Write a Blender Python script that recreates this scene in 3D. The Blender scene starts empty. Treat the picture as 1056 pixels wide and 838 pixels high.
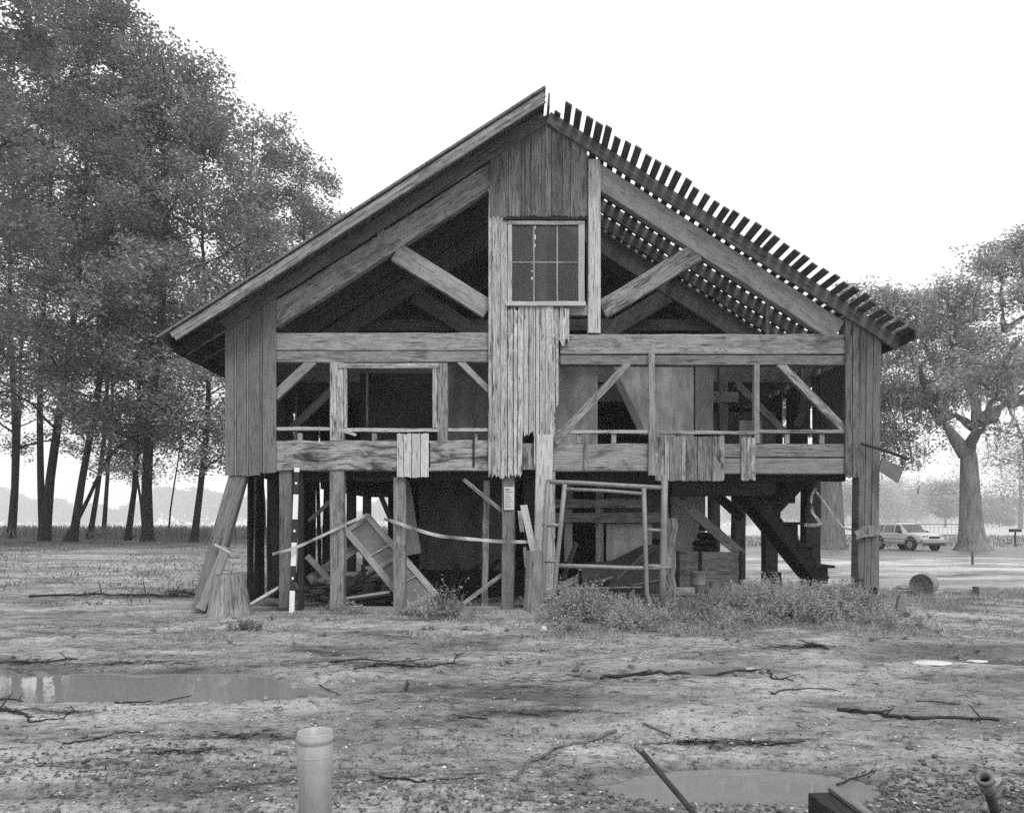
import bpy, math, random
import numpy as np
from mathutils import Vector, Matrix

random.seed(7)
RNG = np.random.default_rng(11)
S = bpy.context.scene
COL = S.collection
R = math.radians
CAM_H, HOR, CX, FPX = 1.5, 540.0, 528.0, 792.0     # eye height, horizon row, centre column and focal length of the photograph


def P(px, py, Y):
    """the point at distance Y that the photograph shows at (px, py)"""
    return Vector(((px - CX) / FPX * Y, Y, CAM_H - (py - HOR) / FPX * Y))


# ------------------------------------------------------------------ noise (numpy value noise)
_perm = np.random.default_rng(5).random((256, 256))


def vnoise(x, y):
    x = np.asarray(x, float); y = np.asarray(y, float)
    xi = np.floor(x).astype(int); yi = np.floor(y).astype(int)
    fx = x - xi; fy = y - yi
    fx = fx * fx * (3 - 2 * fx); fy = fy * fy * (3 - 2 * fy)
    g = lambda a, b: _perm[a & 255, b & 255]
    return (g(xi, yi) * (1 - fx) + g(xi + 1, yi) * fx) * (1 - fy) + (g(xi, yi + 1) * (1 - fx) + g(xi + 1, yi + 1) * fx) * fy - .5


def fbm(x, y, o=4):
    s = 0; a = 1
    for k in range(o):
        s = s + a * vnoise(x * 2 ** k + 17.3 * k, y * 2 ** k + 9.1 * k); a *= .5
    return s


def sm(a, b, x):
    t = np.clip((np.asarray(x, float) - a) / (b - a), 0, 1)
    return t * t * (3 - 2 * t)


def gauss(X, Y, cx, cy, sx, sy):
    return np.exp(-((X - cx) / sx) ** 2 - ((Y - cy) / sy) ** 2)


PUD_L = (-4.0, 7.2, 2.75, .72)
PUD_R = (1.38, 4.5, .74, .36)
PUD_M = (2.2, 8.05, .85, .34)


def H(X, Y):
    X = np.asarray(X, float); Y = np.asarray(Y, float)
    h = .62 * sm(15, 36, Y) * sm(-2, -9, X) * (1 - .5 * sm(70, 140, Y))
    h = h + .2 * gauss(X, Y, 5, 13.2, 2.6, 1.5) + .06 * gauss(X, Y, .6, 12.9, 1.2, .8)
    h = h - .12 * sm(30, 46, Y) * sm(6, 14, X) * (1 - sm(60, 90, Y))
    near = 1 - sm(22, 60, Y)
    bld = 1 - .8 * sm(12.8, 13.6, Y) * (1 - sm(26, 28, Y)) * sm(-5.5, -4.5, X) * (1 - sm(6, 7, X))
    h = h + .05 * fbm(X * .55, Y * .8, 3) * bld
    h = h + near * bld * (.030 * fbm(X * 2.3, Y * 3.1, 4) + .014 * fbm(X * 9, Y * 11, 3))
    # clods in the near corners
    cl = gauss(X, Y, 2.7, 4.2, .9, .5) + .8 * gauss(X, Y, -.2, 4.2, 1.3, .5) + .5 * gauss(X, Y, -2.2, 4.6, .8, .5)
    h = h + cl * (.035 * np.abs(fbm(X * 6, Y * 6, 3)) + .015 + .010 * fbm(X * 22, Y * 22, 2))
    for (cx, cy, sx, sy), d in ((PUD_L, .13), (PUD_R, .11), (PUD_M, .16)):
        w = .55 * fbm(X * 2.2 + cx, Y * 3.2, 5)
        e = ((X - cx) / sx) ** 2 + ((Y - cy) / sy) ** 2
        h = h - d * sm(1.55, .35, e + w)
    # far wheel ruts on the sandy drive
    return h


WATER_Z = -.045


def Hz(x, y):
    return float(H(np.array([x]), np.array([y]))[0])


def G(px, py):
    """the ground point seen at (px, py)"""
    Y = FPX * CAM_H / (py - HOR)
    for _ in range(25):
        X = (px - CX) / FPX * Y
        Y = .5 * Y + .5 * FPX * (CAM_H - max(Hz(X, Y), -.045)) / (py - HOR)
    X = (px - CX) / FPX * Y
    return Vector((X, Y, Hz(X, Y)))


# ------------------------------------------------------------------ materials
def new_mat(name):
    m = bpy.data.materials.new(name); m.use_nodes = True
    nt = m.node_tree
    return m, nt, nt.nodes['Principled BSDF'], nt.nodes, nt.links


def g3(v):
    return (v, v, v, 1)


def N(nodes, t, **kw):
    n = nodes.new(t)
    for k, v in kw.items():
        if k in n.inputs.keys():
            n.inputs[k].default_value = v
        else:
            setattr(n, k, v)
    return n


def ramp(nodes, stops):
    r = nodes.new('ShaderNodeValToRGB')
    cr = r.color_ramp
    while len(cr.elements) < len(stops):
        cr.elements.new(.5)
    for e, (p, v) in zip(cr.elements, stops):
        e.position = p; e.color = g3(v)
    return r


def mathn(nodes, links, op, a, b):
    n = nodes.new('ShaderNodeMath'); n.operation = op
    for i, x in enumerate((a, b)):
        if isinstance(x, (int, float)):
            n.inputs[i].default_value = x
        else:
            links.new(x, n.inputs[i])
    return n.outputs[0]


def wood(name, base, contrast=1.0, stain=.6, rough=.9, crack=.7, bump=.5, isl=.4):
    """weathered wood; the grain runs along U"""
    m, nt, b, nd, lk = new_mat(name)
    uv = N(nd, 'ShaderNodeUVMap')
    def tex(sx, sy, detail, rgh=.6, dist=0):
        mp = N(nd, 'ShaderNodeMapping'); mp.inputs['Scale'].default_value = (sx, sy, 1)
        lk.new(uv.outputs[0], mp.inputs[0])
        t = N(nd, 'ShaderNodeTexNoise'); t.inputs['Scale'].default_value = 1; t.inputs['Detail'].default_value = detail
        t.inputs['Roughness'].default_value = rgh; t.inputs['Distortion'].default_value = dist
        lk.new(mp.outputs[0], t.inputs[0]); return t.outputs[0]
    fine = tex(5.5, 95, 5, .75, .3)
    mid = tex(1.6, 30, 5, .7, .4)
    patch = tex(1.7, 5.0, 7, .72, .8)
    crk = tex(2.4, 40, 4, .65, .6)
    r1 = ramp(nd, [(.3, 1 - .5 * contrast), (.5, 1), (.7, 1 + .28 * contrast)]); lk.new(fine, r1.inputs[0])
    r2 = ramp(nd, [(.32, 1 - .42 * contrast), (.62, 1.12)]); lk.new(mid, r2.inputs[0])
    r3 = ramp(nd, [(.36, 1 - stain), (.52, 1.0), (.75, 1.1)]); lk.new(patch, r3.inputs[0])
    r4 = ramp(nd, [(.37, 1 - crack), (.425, 1)]); lk.new(crk, r4.inputs[0])
    v = mathn(nd, lk, 'MULTIPLY', r1.outputs[0], r2.outputs[0])
    v = mathn(nd, lk, 'MULTIPLY', v, r3.outputs[0])
    v = mathn(nd, lk, 'MULTIPLY', v, r4.outputs[0])
    r5 = ramp(nd, [(.58, 1), (.65, .5)]); lk.new(tex(7, 26, 5, .7), r5.inputs[0])
    v = mathn(nd, lk, 'MULTIPLY', v, r5.outputs[0])
    oi = N(nd, 'ShaderNodeObjectInfo')
    frac = mathn(nd, lk, 'FRACT', mathn(nd, lk, 'MULTIPLY', oi.outputs['Random'], 37.7), 0.0)
    kx = mathn(nd, lk, 'MULTIPLY_ADD', frac, 1.0); kx.node.inputs[2].default_value = .5
    v = mathn(nd, lk, 'POWER', v, kx)
    vr = mathn(nd, lk, 'MULTIPLY_ADD', oi.outputs['Random'], .28)
    vr.node.inputs[2].default_value = .86
    v = mathn(nd, lk, 'MULTIPLY', v, vr)
    ge = N(nd, 'ShaderNodeNewGeometry')
    vi = mathn(nd, lk, 'MULTIPLY_ADD', ge.outputs['Random Per Island'], isl); vi.node.inputs[2].default_value = 1 - isl / 2
    v = mathn(nd, lk, 'MULTIPLY', v, vi)
    v = mathn(nd, lk, 'MULTIPLY', v, base)
    lk.new(v, b.inputs['Base Color'])
    b.inputs['Roughness'].default_value = rough
    b.inputs['Specular IOR Level'].default_value = .25
    hsum = mathn(nd, lk, 'MULTIPLY', r1.outputs[0], r4.outputs[0])
    bp = N(nd, 'ShaderNodeBump'); bp.inputs['Strength'].default_value = bump; bp.inputs['Distance'].default_value = .006
    lk.new(hsum, bp.inputs['Height']); lk.new(bp.outputs[0], b.inputs['Normal'])
    return m


def solid(name, v, rough=.7, metal=0, var=.25, scale=6, bump=0, spec=.4, mapping=(1, 1, 1)):
    """grey with mottling of its own"""
    m, nt, b, nd, lk = new_mat(name)
    tc = N(nd, 'ShaderNodeTexCoord')
    mp = N(nd, 'ShaderNodeMapping'); mp.inputs['Scale'].default_value = mapping
    lk.new(tc.outputs['Object'], mp.inputs[0])
    t = N(nd, 'ShaderNodeTexNoise'); t.inputs['Scale'].default_value = scale; t.inputs['Detail'].default_value = 6
    t.inputs['Roughness'].default_value = .62
    lk.new(mp.outputs[0], t.inputs[0])
    r = ramp(nd, [(.3, v * (1 - var)), (.7, v * (1 + var))]); lk.new(t.outputs[0], r.inputs[0])
    lk.new(r.outputs[0], b.inputs['Base Color'])
    b.inputs['Roughness'].default_value = rough; b.inputs['Metallic'].default_value = metal
    b.inputs['Specular IOR Level'].default_value = spec
    if bump:
        bp = N(nd, 'ShaderNodeBump'); bp.inputs['Strength'].default_value = bump; bp.inputs['Distance'].default_value = .03
        lk.new(t.outputs[0], bp.inputs['Height']); lk.new(bp.outputs[0], b.inputs['Normal'])
    return m


def leafmat(name, v, trans=.35, scale=.35):
    m, nt, b, nd, lk = new_mat(name)
    nd.remove(b)
    geo = N(nd, 'ShaderNodeNewGeometry')
    t = N(nd, 'ShaderNodeTexNoise'); t.inputs['Scale'].default_value = scale; t.inputs['Detail'].default_value = 3
    lk.new(geo.outputs['Position'], t.inputs[0])
    r = ramp(nd, [(.3, v * .7), (.7, v * 1.35)]); lk.new(t.outputs[0], r.inputs[0])
    vr = mathn(nd, lk, 'MULTIPLY_ADD', geo.outputs['Random Per Island'], .8); vr.node.inputs[2].default_value = .6
    v2 = mathn(nd, lk, 'MULTIPLY', r.outputs[0], vr)
    d = N(nd, 'ShaderNodeBsdfDiffuse'); tr = N(nd, 'ShaderNodeBsdfTranslucent'); mx = N(nd, 'ShaderNodeMixShader')
    lk.new(v2, d.inputs[0]); lk.new(v2, tr.inputs[0]); mx.inputs[0].default_value = trans
    lk.new(d.outputs[0], mx.inputs[1]); lk.new(tr.outputs[0], mx.inputs[2])
    lk.new(mx.outputs[0], nd['Material Output'].inputs[0])
    return m


M = {}
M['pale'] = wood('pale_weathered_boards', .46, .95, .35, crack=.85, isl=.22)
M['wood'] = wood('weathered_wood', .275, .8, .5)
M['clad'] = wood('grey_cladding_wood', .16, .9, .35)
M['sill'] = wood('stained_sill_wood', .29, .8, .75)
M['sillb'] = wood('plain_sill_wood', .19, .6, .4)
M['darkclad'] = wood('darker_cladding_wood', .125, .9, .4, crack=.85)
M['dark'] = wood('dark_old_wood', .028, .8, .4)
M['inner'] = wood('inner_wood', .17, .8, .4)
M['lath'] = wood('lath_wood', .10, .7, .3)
M['apron'] = wood('peeling_apron_boards', .25, 1.4, .85, isl=.8)
M['post'] = wood('split_post_wood', .22, 1.1, .5, crack=.85)
M['fresh'] = wood('lighter_timber', .40, .5, .25, crack=.3)
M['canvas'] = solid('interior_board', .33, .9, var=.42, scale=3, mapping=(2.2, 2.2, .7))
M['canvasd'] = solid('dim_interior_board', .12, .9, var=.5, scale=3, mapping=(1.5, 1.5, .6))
M['cloth'] = solid('hanging_cloth', .34, .95, var=.15, scale=4)
M['blackcloth'] = solid('black_sheeting', .03, .8, var=.3, scale=4)
M['tin'] = solid('roof_sheet', .16, .6, .3, var=.3, scale=4)
M['white'] = solid('white_paint', .75, .5, var=.06)
M['black'] = solid('black_paint', .02, .5, var=.1)
M['paper'] = solid('paper', .5, .8, var=.05)
M['ink'] = solid('ink', .12, .8, var=.05)
M['pvc'] = solid('pvc', .31, .4, var=.16, scale=7, spec=.4, mapping=(3, 3, 1))
M['galv'] = solid('dull_pipe_metal', .20, .55, .15, var=.2, scale=12)
M['rust'] = solid('rusty_metal', .03, .8, 0, var=.4, scale=20, bump=.3)
M['tape'] = solid('barrier_tape', .32, .5, var=.2, scale=5)
M['conc'] = solid('concrete', .21, .9, var=.25, scale=9, bump=.5)
M['bark'] = solid('bark', .02, .95, var=.5, scale=3.0, bump=1.0, spec=.1, mapping=(3, 3, .6))
M['oakbark'] = solid('oak_bark', .19, .95, var=.5, scale=2.2, bump=1.0, spec=.1, mapping=(3, 3, .5))
M['twig'] = solid('wet_twig', .028, .7, var=.5, scale=14, bump=.4, spec=.2)
M['twigl'] = solid('dry_twig', .11, .8, var=.4, scale=14, bump=.4, spec=.2)
M['palesheet'] = solid('pale_sheet', .5, .9, var=.15, scale=3)
M['brass'] = solid('worn_fitting', .13, .6, var=.3, scale=20)
M['log'] = solid('log_side', .2, .9, var=.3, scale=8, bump=.6)
M['logend'] = solid('log_end', .13, .95, var=.6, scale=14, bump=.6)
M['leafA'] = leafmat('woodland_leaf', .24, .2)
M['leafB'] = leafmat('woodland_leaf_pale', .29, .2)
M['leafO'] = leafmat('oak_leaf', .36, .35)
M['moss'] = leafmat('hanging_moss', .32, .3)
M['leafF'] = leafmat('far_leaf', .07, .2, .05)
M['weed'] = leafmat('weed_leaf', .31, .3, 1.2)
M['grass'] = leafmat('grass_blade', .28, .3, .8)
M['reed'] = leafmat('field_grass', .22, .3, .15)
M['litter'] = leafmat('dead_leaf', .11, .05, 1.5)
M['litterl'] = leafmat('pale_dead_leaf', .30, .05, 1.5)
M['stone'] = solid('pebble', .42, .9, var=.3, scale=9)
M['clod'] = solid('earth_clod', .10, .95, var=.5, scale=15, bump=.5)
M['carpaint'] = solid('silver_car_paint', .6, .3, .0, var=.03, spec=.6)
M['carlow'] = solid('car_lower_cladding', .28, .5, var=.05)
M['carglass'] = solid('car_glass', .10, .1, var=.05, spec=.9)
M['tyre'] = solid('tyre', .03, .9, var=.2)
M['rim'] = solid('wheel_rim', .28, .4, .3, var=.1)
M['sign'] = solid('sign_board', .12, .6, var=.2, scale=5)
M['mesh'] = solid('door_panel', .14, .8, var=.25, scale=10)


def glass_mat():
    m, nt, b, nd, lk = new_mat('window_glass')
    nd.remove(b)
    gl = N(nd, 'ShaderNodeBsdfGlossy'); gl.inputs['Roughness'].default_value = .05
    tr = N(nd, 'ShaderNodeBsdfTransparent'); tr.inputs[0].default_value = g3(.8)
    fr = N(nd, 'ShaderNodeFresnel'); mx = N(nd, 'ShaderNodeMixShader')
    lk.new(fr.outputs[0], mx.inputs[0]); lk.new(tr.outputs[0], mx.inputs[1]); lk.new(gl.outputs[0], mx.inputs[2])
    lk.new(mx.outputs[0], nd['Material Output'].inputs[0])
    return m


def water_mat():
    m, nt, b, nd, lk = new_mat('muddy_water')
    b.inputs['Base Color'].default_value = g3(.19)
    b.inputs['Roughness'].default_value = .025
    b.inputs['IOR'].default_value = 1.33
    tc = N(nd, 'ShaderNodeTexCoord')
    t = N(nd, 'ShaderNodeTexNoise'); t.inputs['Scale'].default_value = 5; t.inputs['Detail'].default_value = 3
    lk.new(tc.outputs['Object'], t.inputs[0])
    bp = N(nd, 'ShaderNodeBump'); bp.inputs['Strength'].default_value = .05; bp.inputs['Distance'].default_value = .02
    lk.new(t.outputs[0], bp.inputs['Height']); lk.new(bp.outputs[0], b.inputs['Normal'])
    return m


def ground_mat():
    m, nt, b, nd, lk = new_mat('sandy_ground')
    geo = N(nd, 'ShaderNodeNewGeometry')
    pos = geo.outputs['Position']
    sep = N(nd, 'ShaderNodeSeparateXYZ'); lk.new(pos, sep.inputs[0])
    def tex(s, detail=6, rgh=.6, mp=(1, 1, 1), dist=0):
        mpn = N(nd, 'ShaderNodeMapping'); mpn.inputs['Scale'].default_value = mp
        lk.new(pos, mpn.inputs[0])
        t = N(nd, 'ShaderNodeTexNoise'); t.inputs['Scale'].default_value = s; t.inputs['Detail'].default_value = detail
        t.inputs['Roughness'].default_value = rgh; t.inputs['Distortion'].default_value = dist
        lk.new(mpn.outputs[0], t.inputs[0]); return t.outputs[0]
    def rmp(src, stops):
        r = ramp(nd, stops); lk.new(src, r.inputs[0]); return r.outputs[0]
    big = rmp(tex(.6, 8, .7, (.5, 1.4, 1), 1.0), [(.36, .42), (.48, .95), (.62, 1.5)])
    mid = rmp(tex(3.2, 8, .76, (.8, 1.2, 1), .6), [(.32, .42), (.47, .95), (.7, 1.22)])
    grit = rmp(tex(46, 5, .75), [(.34, .58), (.5, 1.0), (.66, 1.36)])
    dirt = rmp(tex(8.5, 9, .78, (.9, 1.1, 1), .5), [(.39, .25), (.47, 1.0)])
    v = mathn(nd, lk, 'MULTIPLY', big, mid)
    v = mathn(nd, lk, 'MULTIPLY', v, grit)
    v = mathn(nd, lk, 'MULTIPLY', v, dirt)
    v = mathn(nd, lk, 'MULTIPLY', v, .285)
    # wetness round the puddles: lower is darker and glossier
    wob = mathn(nd, lk, 'MULTIPLY_ADD', tex(2.0, 4), .05); wob.node.inputs[2].default_value = -.025
    hz = mathn(nd, lk, 'ADD', sep.outputs[2], wob)
    wet = nd.new('ShaderNodeMapRange'); wet.inputs[1].default_value = -.05; wet.inputs[2].default_value = .022
    lk.new(hz, wet.inputs[0])
    wv = mathn(nd, lk, 'MULTIPLY_ADD', wet.outputs[0], .5); wv.node.inputs[2].default_value = .5
    v = mathn(nd, lk, 'MULTIPLY', v, wv)
    # under the wood: dark leaf mould, with the trees' shade painted into the colour
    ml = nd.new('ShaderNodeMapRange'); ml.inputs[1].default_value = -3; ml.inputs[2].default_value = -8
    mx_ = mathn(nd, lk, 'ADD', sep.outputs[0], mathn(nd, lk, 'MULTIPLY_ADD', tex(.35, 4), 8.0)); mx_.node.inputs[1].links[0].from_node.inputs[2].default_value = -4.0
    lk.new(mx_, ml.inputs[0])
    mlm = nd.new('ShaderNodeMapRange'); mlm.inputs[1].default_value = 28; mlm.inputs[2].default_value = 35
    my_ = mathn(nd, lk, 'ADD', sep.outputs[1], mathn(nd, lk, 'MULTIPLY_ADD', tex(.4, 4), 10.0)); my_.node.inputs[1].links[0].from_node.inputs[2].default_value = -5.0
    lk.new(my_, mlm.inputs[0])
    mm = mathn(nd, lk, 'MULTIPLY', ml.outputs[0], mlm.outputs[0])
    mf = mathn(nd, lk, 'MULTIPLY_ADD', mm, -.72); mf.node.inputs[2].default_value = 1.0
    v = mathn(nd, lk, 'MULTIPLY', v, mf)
    # pale sand drive on the right, beyond the building
    wy = mathn(nd, lk, 'MULTIPLY_ADD', tex(.3, 7, .7, (.5, 1, 1)), 26.0); wy.node.inputs[2].default_value = -13.0
    yy = mathn(nd, lk, 'ADD', sep.outputs[1], wy)
    a = nd.new('ShaderNodeMapRange'); a.inputs[1].default_value = 16; a.inputs[2].default_value = 22; lk.new(yy, a.inputs[0])
    c = nd.new('ShaderNodeMapRange'); c.inputs[1].default_value = 42; c.inputs[2].default_value = 30; lk.new(yy, c.inputs[0])
    xm = nd.new('ShaderNodeMapRange'); xm.inputs[1].default_value = -9; xm.inputs[2].default_value = 0; lk.new(sep.outputs[0], xm.inputs[0])
    drv = mathn(nd, lk, 'MULTIPLY', mathn(nd, lk, 'MULTIPLY', a.outputs[0], c.outputs[0]), xm.outputs[0])
    mixA = nd.new('ShaderNodeMix'); mixA.data_type = 'FLOAT'
    lk.new(drv, mixA.inputs[0]); lk.new(v, mixA.inputs[2])
    sand = mathn(nd, lk, 'MULTIPLY', rmp(tex(.33, 9, .75, (.7, 1.3, 1), .5), [(.38, .25), (.5, .85), (.6, 1.3)]), .42)
    lk.new(sand, mixA.inputs[3])
    # grassy far ground
    far = nd.new('ShaderNodeMapRange'); far.inputs[1].default_value = 34; far.inputs[2].default_value = 48; lk.new(yy, far.inputs[0])
    mixB = nd.new('ShaderNodeMix'); mixB.data_type = 'FLOAT'
    gr = mathn(nd, lk, 'MULTIPLY', rmp(tex(.3, 6, .65), [(.3, .6), (.7, 1.3)]), .17)
    lk.new(far.outputs[0], mixB.inputs[0]); lk.new(mixA.outputs[0], mixB.inputs[2]); lk.new(gr, mixB.inputs[3])
    # the mown field farther out is pale straw
    fld = nd.new('ShaderNodeMapRange'); fld.inputs[1].default_value = 78; fld.inputs[2].default_value = 100; lk.new(yy, fld.inputs[0])
    mixC = nd.new('ShaderNodeMix'); mixC.data_type = 'FLOAT'
    lk.new(fld.outputs[0], mixC.inputs[0]); lk.new(mixB.outputs[0], mixC.inputs[2]); mixC.inputs[3].default_value = .42
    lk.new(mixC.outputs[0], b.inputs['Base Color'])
    rr = mathn(nd, lk, 'MULTIPLY_ADD', wet.outputs[0], .5); rr.node.inputs[2].default_value = .42
    lk.new(rr, b.inputs['Roughness'])
    b.inputs['Specular IOR Level'].default_value = .3
    hs = mathn(nd, lk, 'ADD', mathn(nd, lk, 'MULTIPLY', tex(34, 4, .7), .35), tex(8.5, 8, .75, (.6, 1.2, 1), 1.2))
    bp = N(nd, 'ShaderNodeBump'); bp.inputs['Strength'].default_value = .75; bp.inputs['Distance'].default_value = .035
    lk.new(hs, bp.inputs['Height']); lk.new(bp.outputs[0], b.inputs['Normal'])
    return m


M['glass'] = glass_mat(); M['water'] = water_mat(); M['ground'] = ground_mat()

# ------------------------------------------------------------------ mesh builder
rnd = random.uniform


class MB:
    def __init__(self):
        self.v = []; self.f = []; self.uv = []; self.mi = []; self.m = 0

    def face(self, idx, uvs):
        self.f.append(idx); self.uv.extend(uvs); self.mi.append(self.m)

    def beam(self, p, q, w, t, d=(0, 1, 0), wob=.004, ch=.12, taper=1.0, step=.45, endjit=0.0):
        """beam from p to q, w wide across and t thick along d; slightly crooked, edges worn"""
        p = Vector(p); q = Vector(q); ax = q - p; L = ax.length; ax.normalize()
        d = Vector(d); d = (d - ax * d.dot(ax)).normalized(); s = ax.cross(d)
        n = max(1, int(L / step)); c = min(w, t) * ch
        b0 = len(self.v); uo = rnd(0, 50); vo = rnd(0, 50)
        for i in range(n + 1):
            k = i / n; f = 1 + (taper - 1) * k
            o = p + ax * (L * k)
            if 0 < i < n: o = o + s * rnd(-wob, wob) + d * rnd(-wob, wob) * .5
            a = w / 2 * f + rnd(-wob, wob) * .5; e = t / 2 * f
            for x, y in ((a - c, -e), (a, -e + c), (a, e - c), (a - c, e), (-a + c, e), (-a, e - c), (-a, -e + c), (-a + c, -e)):
                j = ax * rnd(-endjit, endjit) if i in (0, n) else Vector()
                self.v.append(tuple(o + s * x + d * y + j))
        per = [0, c, t - c, t, t + w - c, t + w, 2 * t + w - c, 2 * t + w, 2 * t + 2 * w]
        for i in range(n):
            for k in range(8):
                k2 = (k + 1) % 8
                A = b0 + i * 8 + k; B = b0 + i * 8 + k2; C = b0 + (i + 1) * 8 + k2; D = b0 + (i + 1) * 8 + k
                u0 = uo + L * i / n; u1 = uo + L * (i + 1) / n
                self.face((A, B, C, D), [(u0, vo + per[k]), (u0, vo + per[k + 1]), (u1, vo + per[k + 1]), (u1, vo + per[k])])
        for base, rev in ((b0, True), (b0 + n * 8, False)):
            idx = tuple(range(base, base + 8)); idx = idx[::-1] if rev else idx
            self.face(idx, [(uo + .02 * math.cos(j), vo + w * .5 * math.sin(j * .785)) for j in range(8)])

    def ragged(self, o, xd, zd, w, z0, z1, t, dd=(0, 1, 0), rag0=.03, rag1=0, m=6, sag=0):
        """board: width w along xd, length along zd from z0 to z1, broken ends"""
        o = Vector(o); xd = Vector(xd).normalized(); zd = Vector(zd).normalized(); dd = Vector(dd)
        b0 = len(self.v); uo = rnd(0, 50); vo = rnd(0, 50)
        e0 = [z0 + rnd(-1, 1) * rag0 for _ in range(m + 1)]; e1 = [z1 + rnd(-1, 1) * rag1 for _ in range(m + 1)]
        if callable(sag): e1 = [z1 + sag(w * k / m) + rnd(-1, 1) * rag1 for k in range(m + 1)]
        for k in range(m + 1):
            x = w * k / m
            for y in (0, t):
                for z in (e0[k], e1[k]):
                    self.v.append(tuple(o + xd * x + zd * z + dd * y))
        I = lambda k, y, z: b0 + k * 4 + y * 2 + z
        U = lambda k, z: (uo + (e1[k] if z else e0[k]), vo + w * k / m)
        for k in range(m):
            self.face((I(k, 0, 0), I(k + 1, 0, 0), I(k + 1, 0, 1), I(k, 0, 1)), [U(k, 0), U(k + 1, 0), U(k + 1, 1), U(k, 1)])
            self.face((I(k, 1, 0), I(k, 1, 1), I(k + 1, 1, 1), I(k + 1, 1, 0)), [U(k, 0), U(k, 1), U(k + 1, 1), U(k + 1, 0)])
            for z in (0, 1):
                self.face((I(k, 0, z), I(k, 1, z), I(k + 1, 1, z), I(k + 1, 0, z)), [U(k, z), U(k, z), U(k + 1, z), U(k + 1, z)])
        for k in (0, m):
            self.face((I(k, 0, 0), I(k, 0, 1), I(k, 1, 1), I(k, 1, 0)), [U(k, 0), U(k, 1), U(k, 1), U(k, 0)])

    def tube(self, pts, rad, n=8, cap=True):
        pts = [Vector(p) for p in pts]
        if not hasattr(rad, '__len__'): rad = [rad] * len(pts)
        b0 = len(self.v); L = 0; uo = rnd(0, 9); prev = None
        ls = []
        for i, p in enumerate(pts):
            a = (pts[min(i + 1, len(pts) - 1)] - pts[max(i - 1, 0)])
            a = a.normalized() if a.length > 1e-9 else Vector((0, 0, 1))
            if prev is None:
                s = a.orthogonal().normalized()
            else:
                s = (prev - a * prev.dot(a)); s = s.normalized() if s.length > 1e-6 else a.orthogonal().normalized()
            prev = s; t = a.cross(s)
            if i: L += (p - pts[i - 1]).length
            ls.append(L)
            for k in range(n):
                th = 2 * math.pi * k / n
                self.v.append(tuple(p + s * (math.cos(th) * rad[i]) + t * (math.sin(th) * rad[i])))
        for i in range(len(pts) - 1):
            for k in range(n):
                k2 = (k + 1) % n
                self.face((b0 + i * n + k, b0 + i * n + k2, b0 + (i + 1) * n + k2, b0 + (i + 1) * n + k),
                          [(uo + ls[i], k * .1), (uo + ls[i], k * .1 + .1), (uo + ls[i + 1], k * .1 + .1), (uo + ls[i + 1], k * .1)])
        if cap:
            self.face(tuple(range(b0 + n - 1, b0 - 1, -1)), [(0, 0)] * n)
            e = b0 + (len(pts) - 1) * n
            self.face(tuple(range(e, e + n)), [(0, 0)] * n)

    def lathe(self, o, prof, n=24, ax=(0, 0, 1), cap0=True, cap1=True):
        """prof: (radius, height along ax)"""
        o = Vector(o); a = Vector(ax).normalized(); s = a.orthogonal().normalized(); t = a.cross(s)
        b0 = len(self.v)
        for r, h in prof:
            for k in range(n):
                th = 2 * math.pi * k / n
                self.v.append(tuple(o + a * h + s * (r * math.cos(th)) + t * (r * math.sin(th))))
        for i in range(len(prof) - 1):
            for k in range(n):
                k2 = (k + 1) % n
                self.face((b0 + i * n + k, b0 + i * n + k2, b0 + (i + 1) * n + k2, b0 + (i + 1) * n + k), [(0, 0)] * 4)
        if cap0: self.face(tuple(range(b0 + n - 1, b0 - 1, -1)), [(0, 0)] * n)
        if cap1: self.face(tuple(range(b0 + (len(prof) - 1) * n, b0 + len(prof) * n)), [(0, 0)] * n)

    def poly(self, pts):
        b0 = len(self.v); self.v.extend(tuple(p) for p in pts)
        self.face(tuple(range(b0, b0 + len(pts))), [(p[0], p[2]) for p in pts])

    def slab(self, pts, thick):
        """closed prism: polygon pts extruded by vector thick"""
        pts = [Vector(p) for p in pts]; th = Vector(thick); n = len(pts); b0 = len(self.v)
        vo = rnd(0, 40)
        self.v.extend(tuple(p) for p in pts); self.v.extend(tuple(p + th) for p in pts)
        uvs = [(p[0] + p[1], p[2] + vo) for p in pts]
        self.face(tuple(range(b0, b0 + n)), uvs)
        self.face(tuple(range(b0 + 2 * n - 1, b0 + n - 1, -1)), uvs[::-1])
        for k in range(n):
            k2 = (k + 1) % n
            self.face((b0 + k, b0 + n + k, b0 + n + k2, b0 + k2), [uvs[k], uvs[k], uvs[k2], uvs[k2]])

    def build(self, name, mats, parent=None, smooth=False, origin=None):
        mats = mats if isinstance(mats, (list, tuple)) else [mats]
        me = bpy.data.meshes.new(name)
        o = Vector(origin) if origin is not None else Vector((0, 0, 0))
        vs = [(v[0] - o.x, v[1] - o.y, v[2] - o.z) for v in self.v] if origin is not None else self.v
        me.from_pydata(vs, [], self.f)
        ul = me.uv_layers.new(name='UVMap')
        ul.data.foreach_set('uv', np.array(self.uv, 'f').ravel())
        for mt in mats: me.materials.append(mt)
        me.polygons.foreach_set('material_index', self.mi)
        me.polygons.foreach_set('use_smooth', [smooth] * len(self.f))
        me.update()
        ob = bpy.data.objects.new(name, me); COL.objects.link(ob)
        if origin is not None: ob.location = o
        if parent is not None: ob.parent = parent
        return ob


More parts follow.
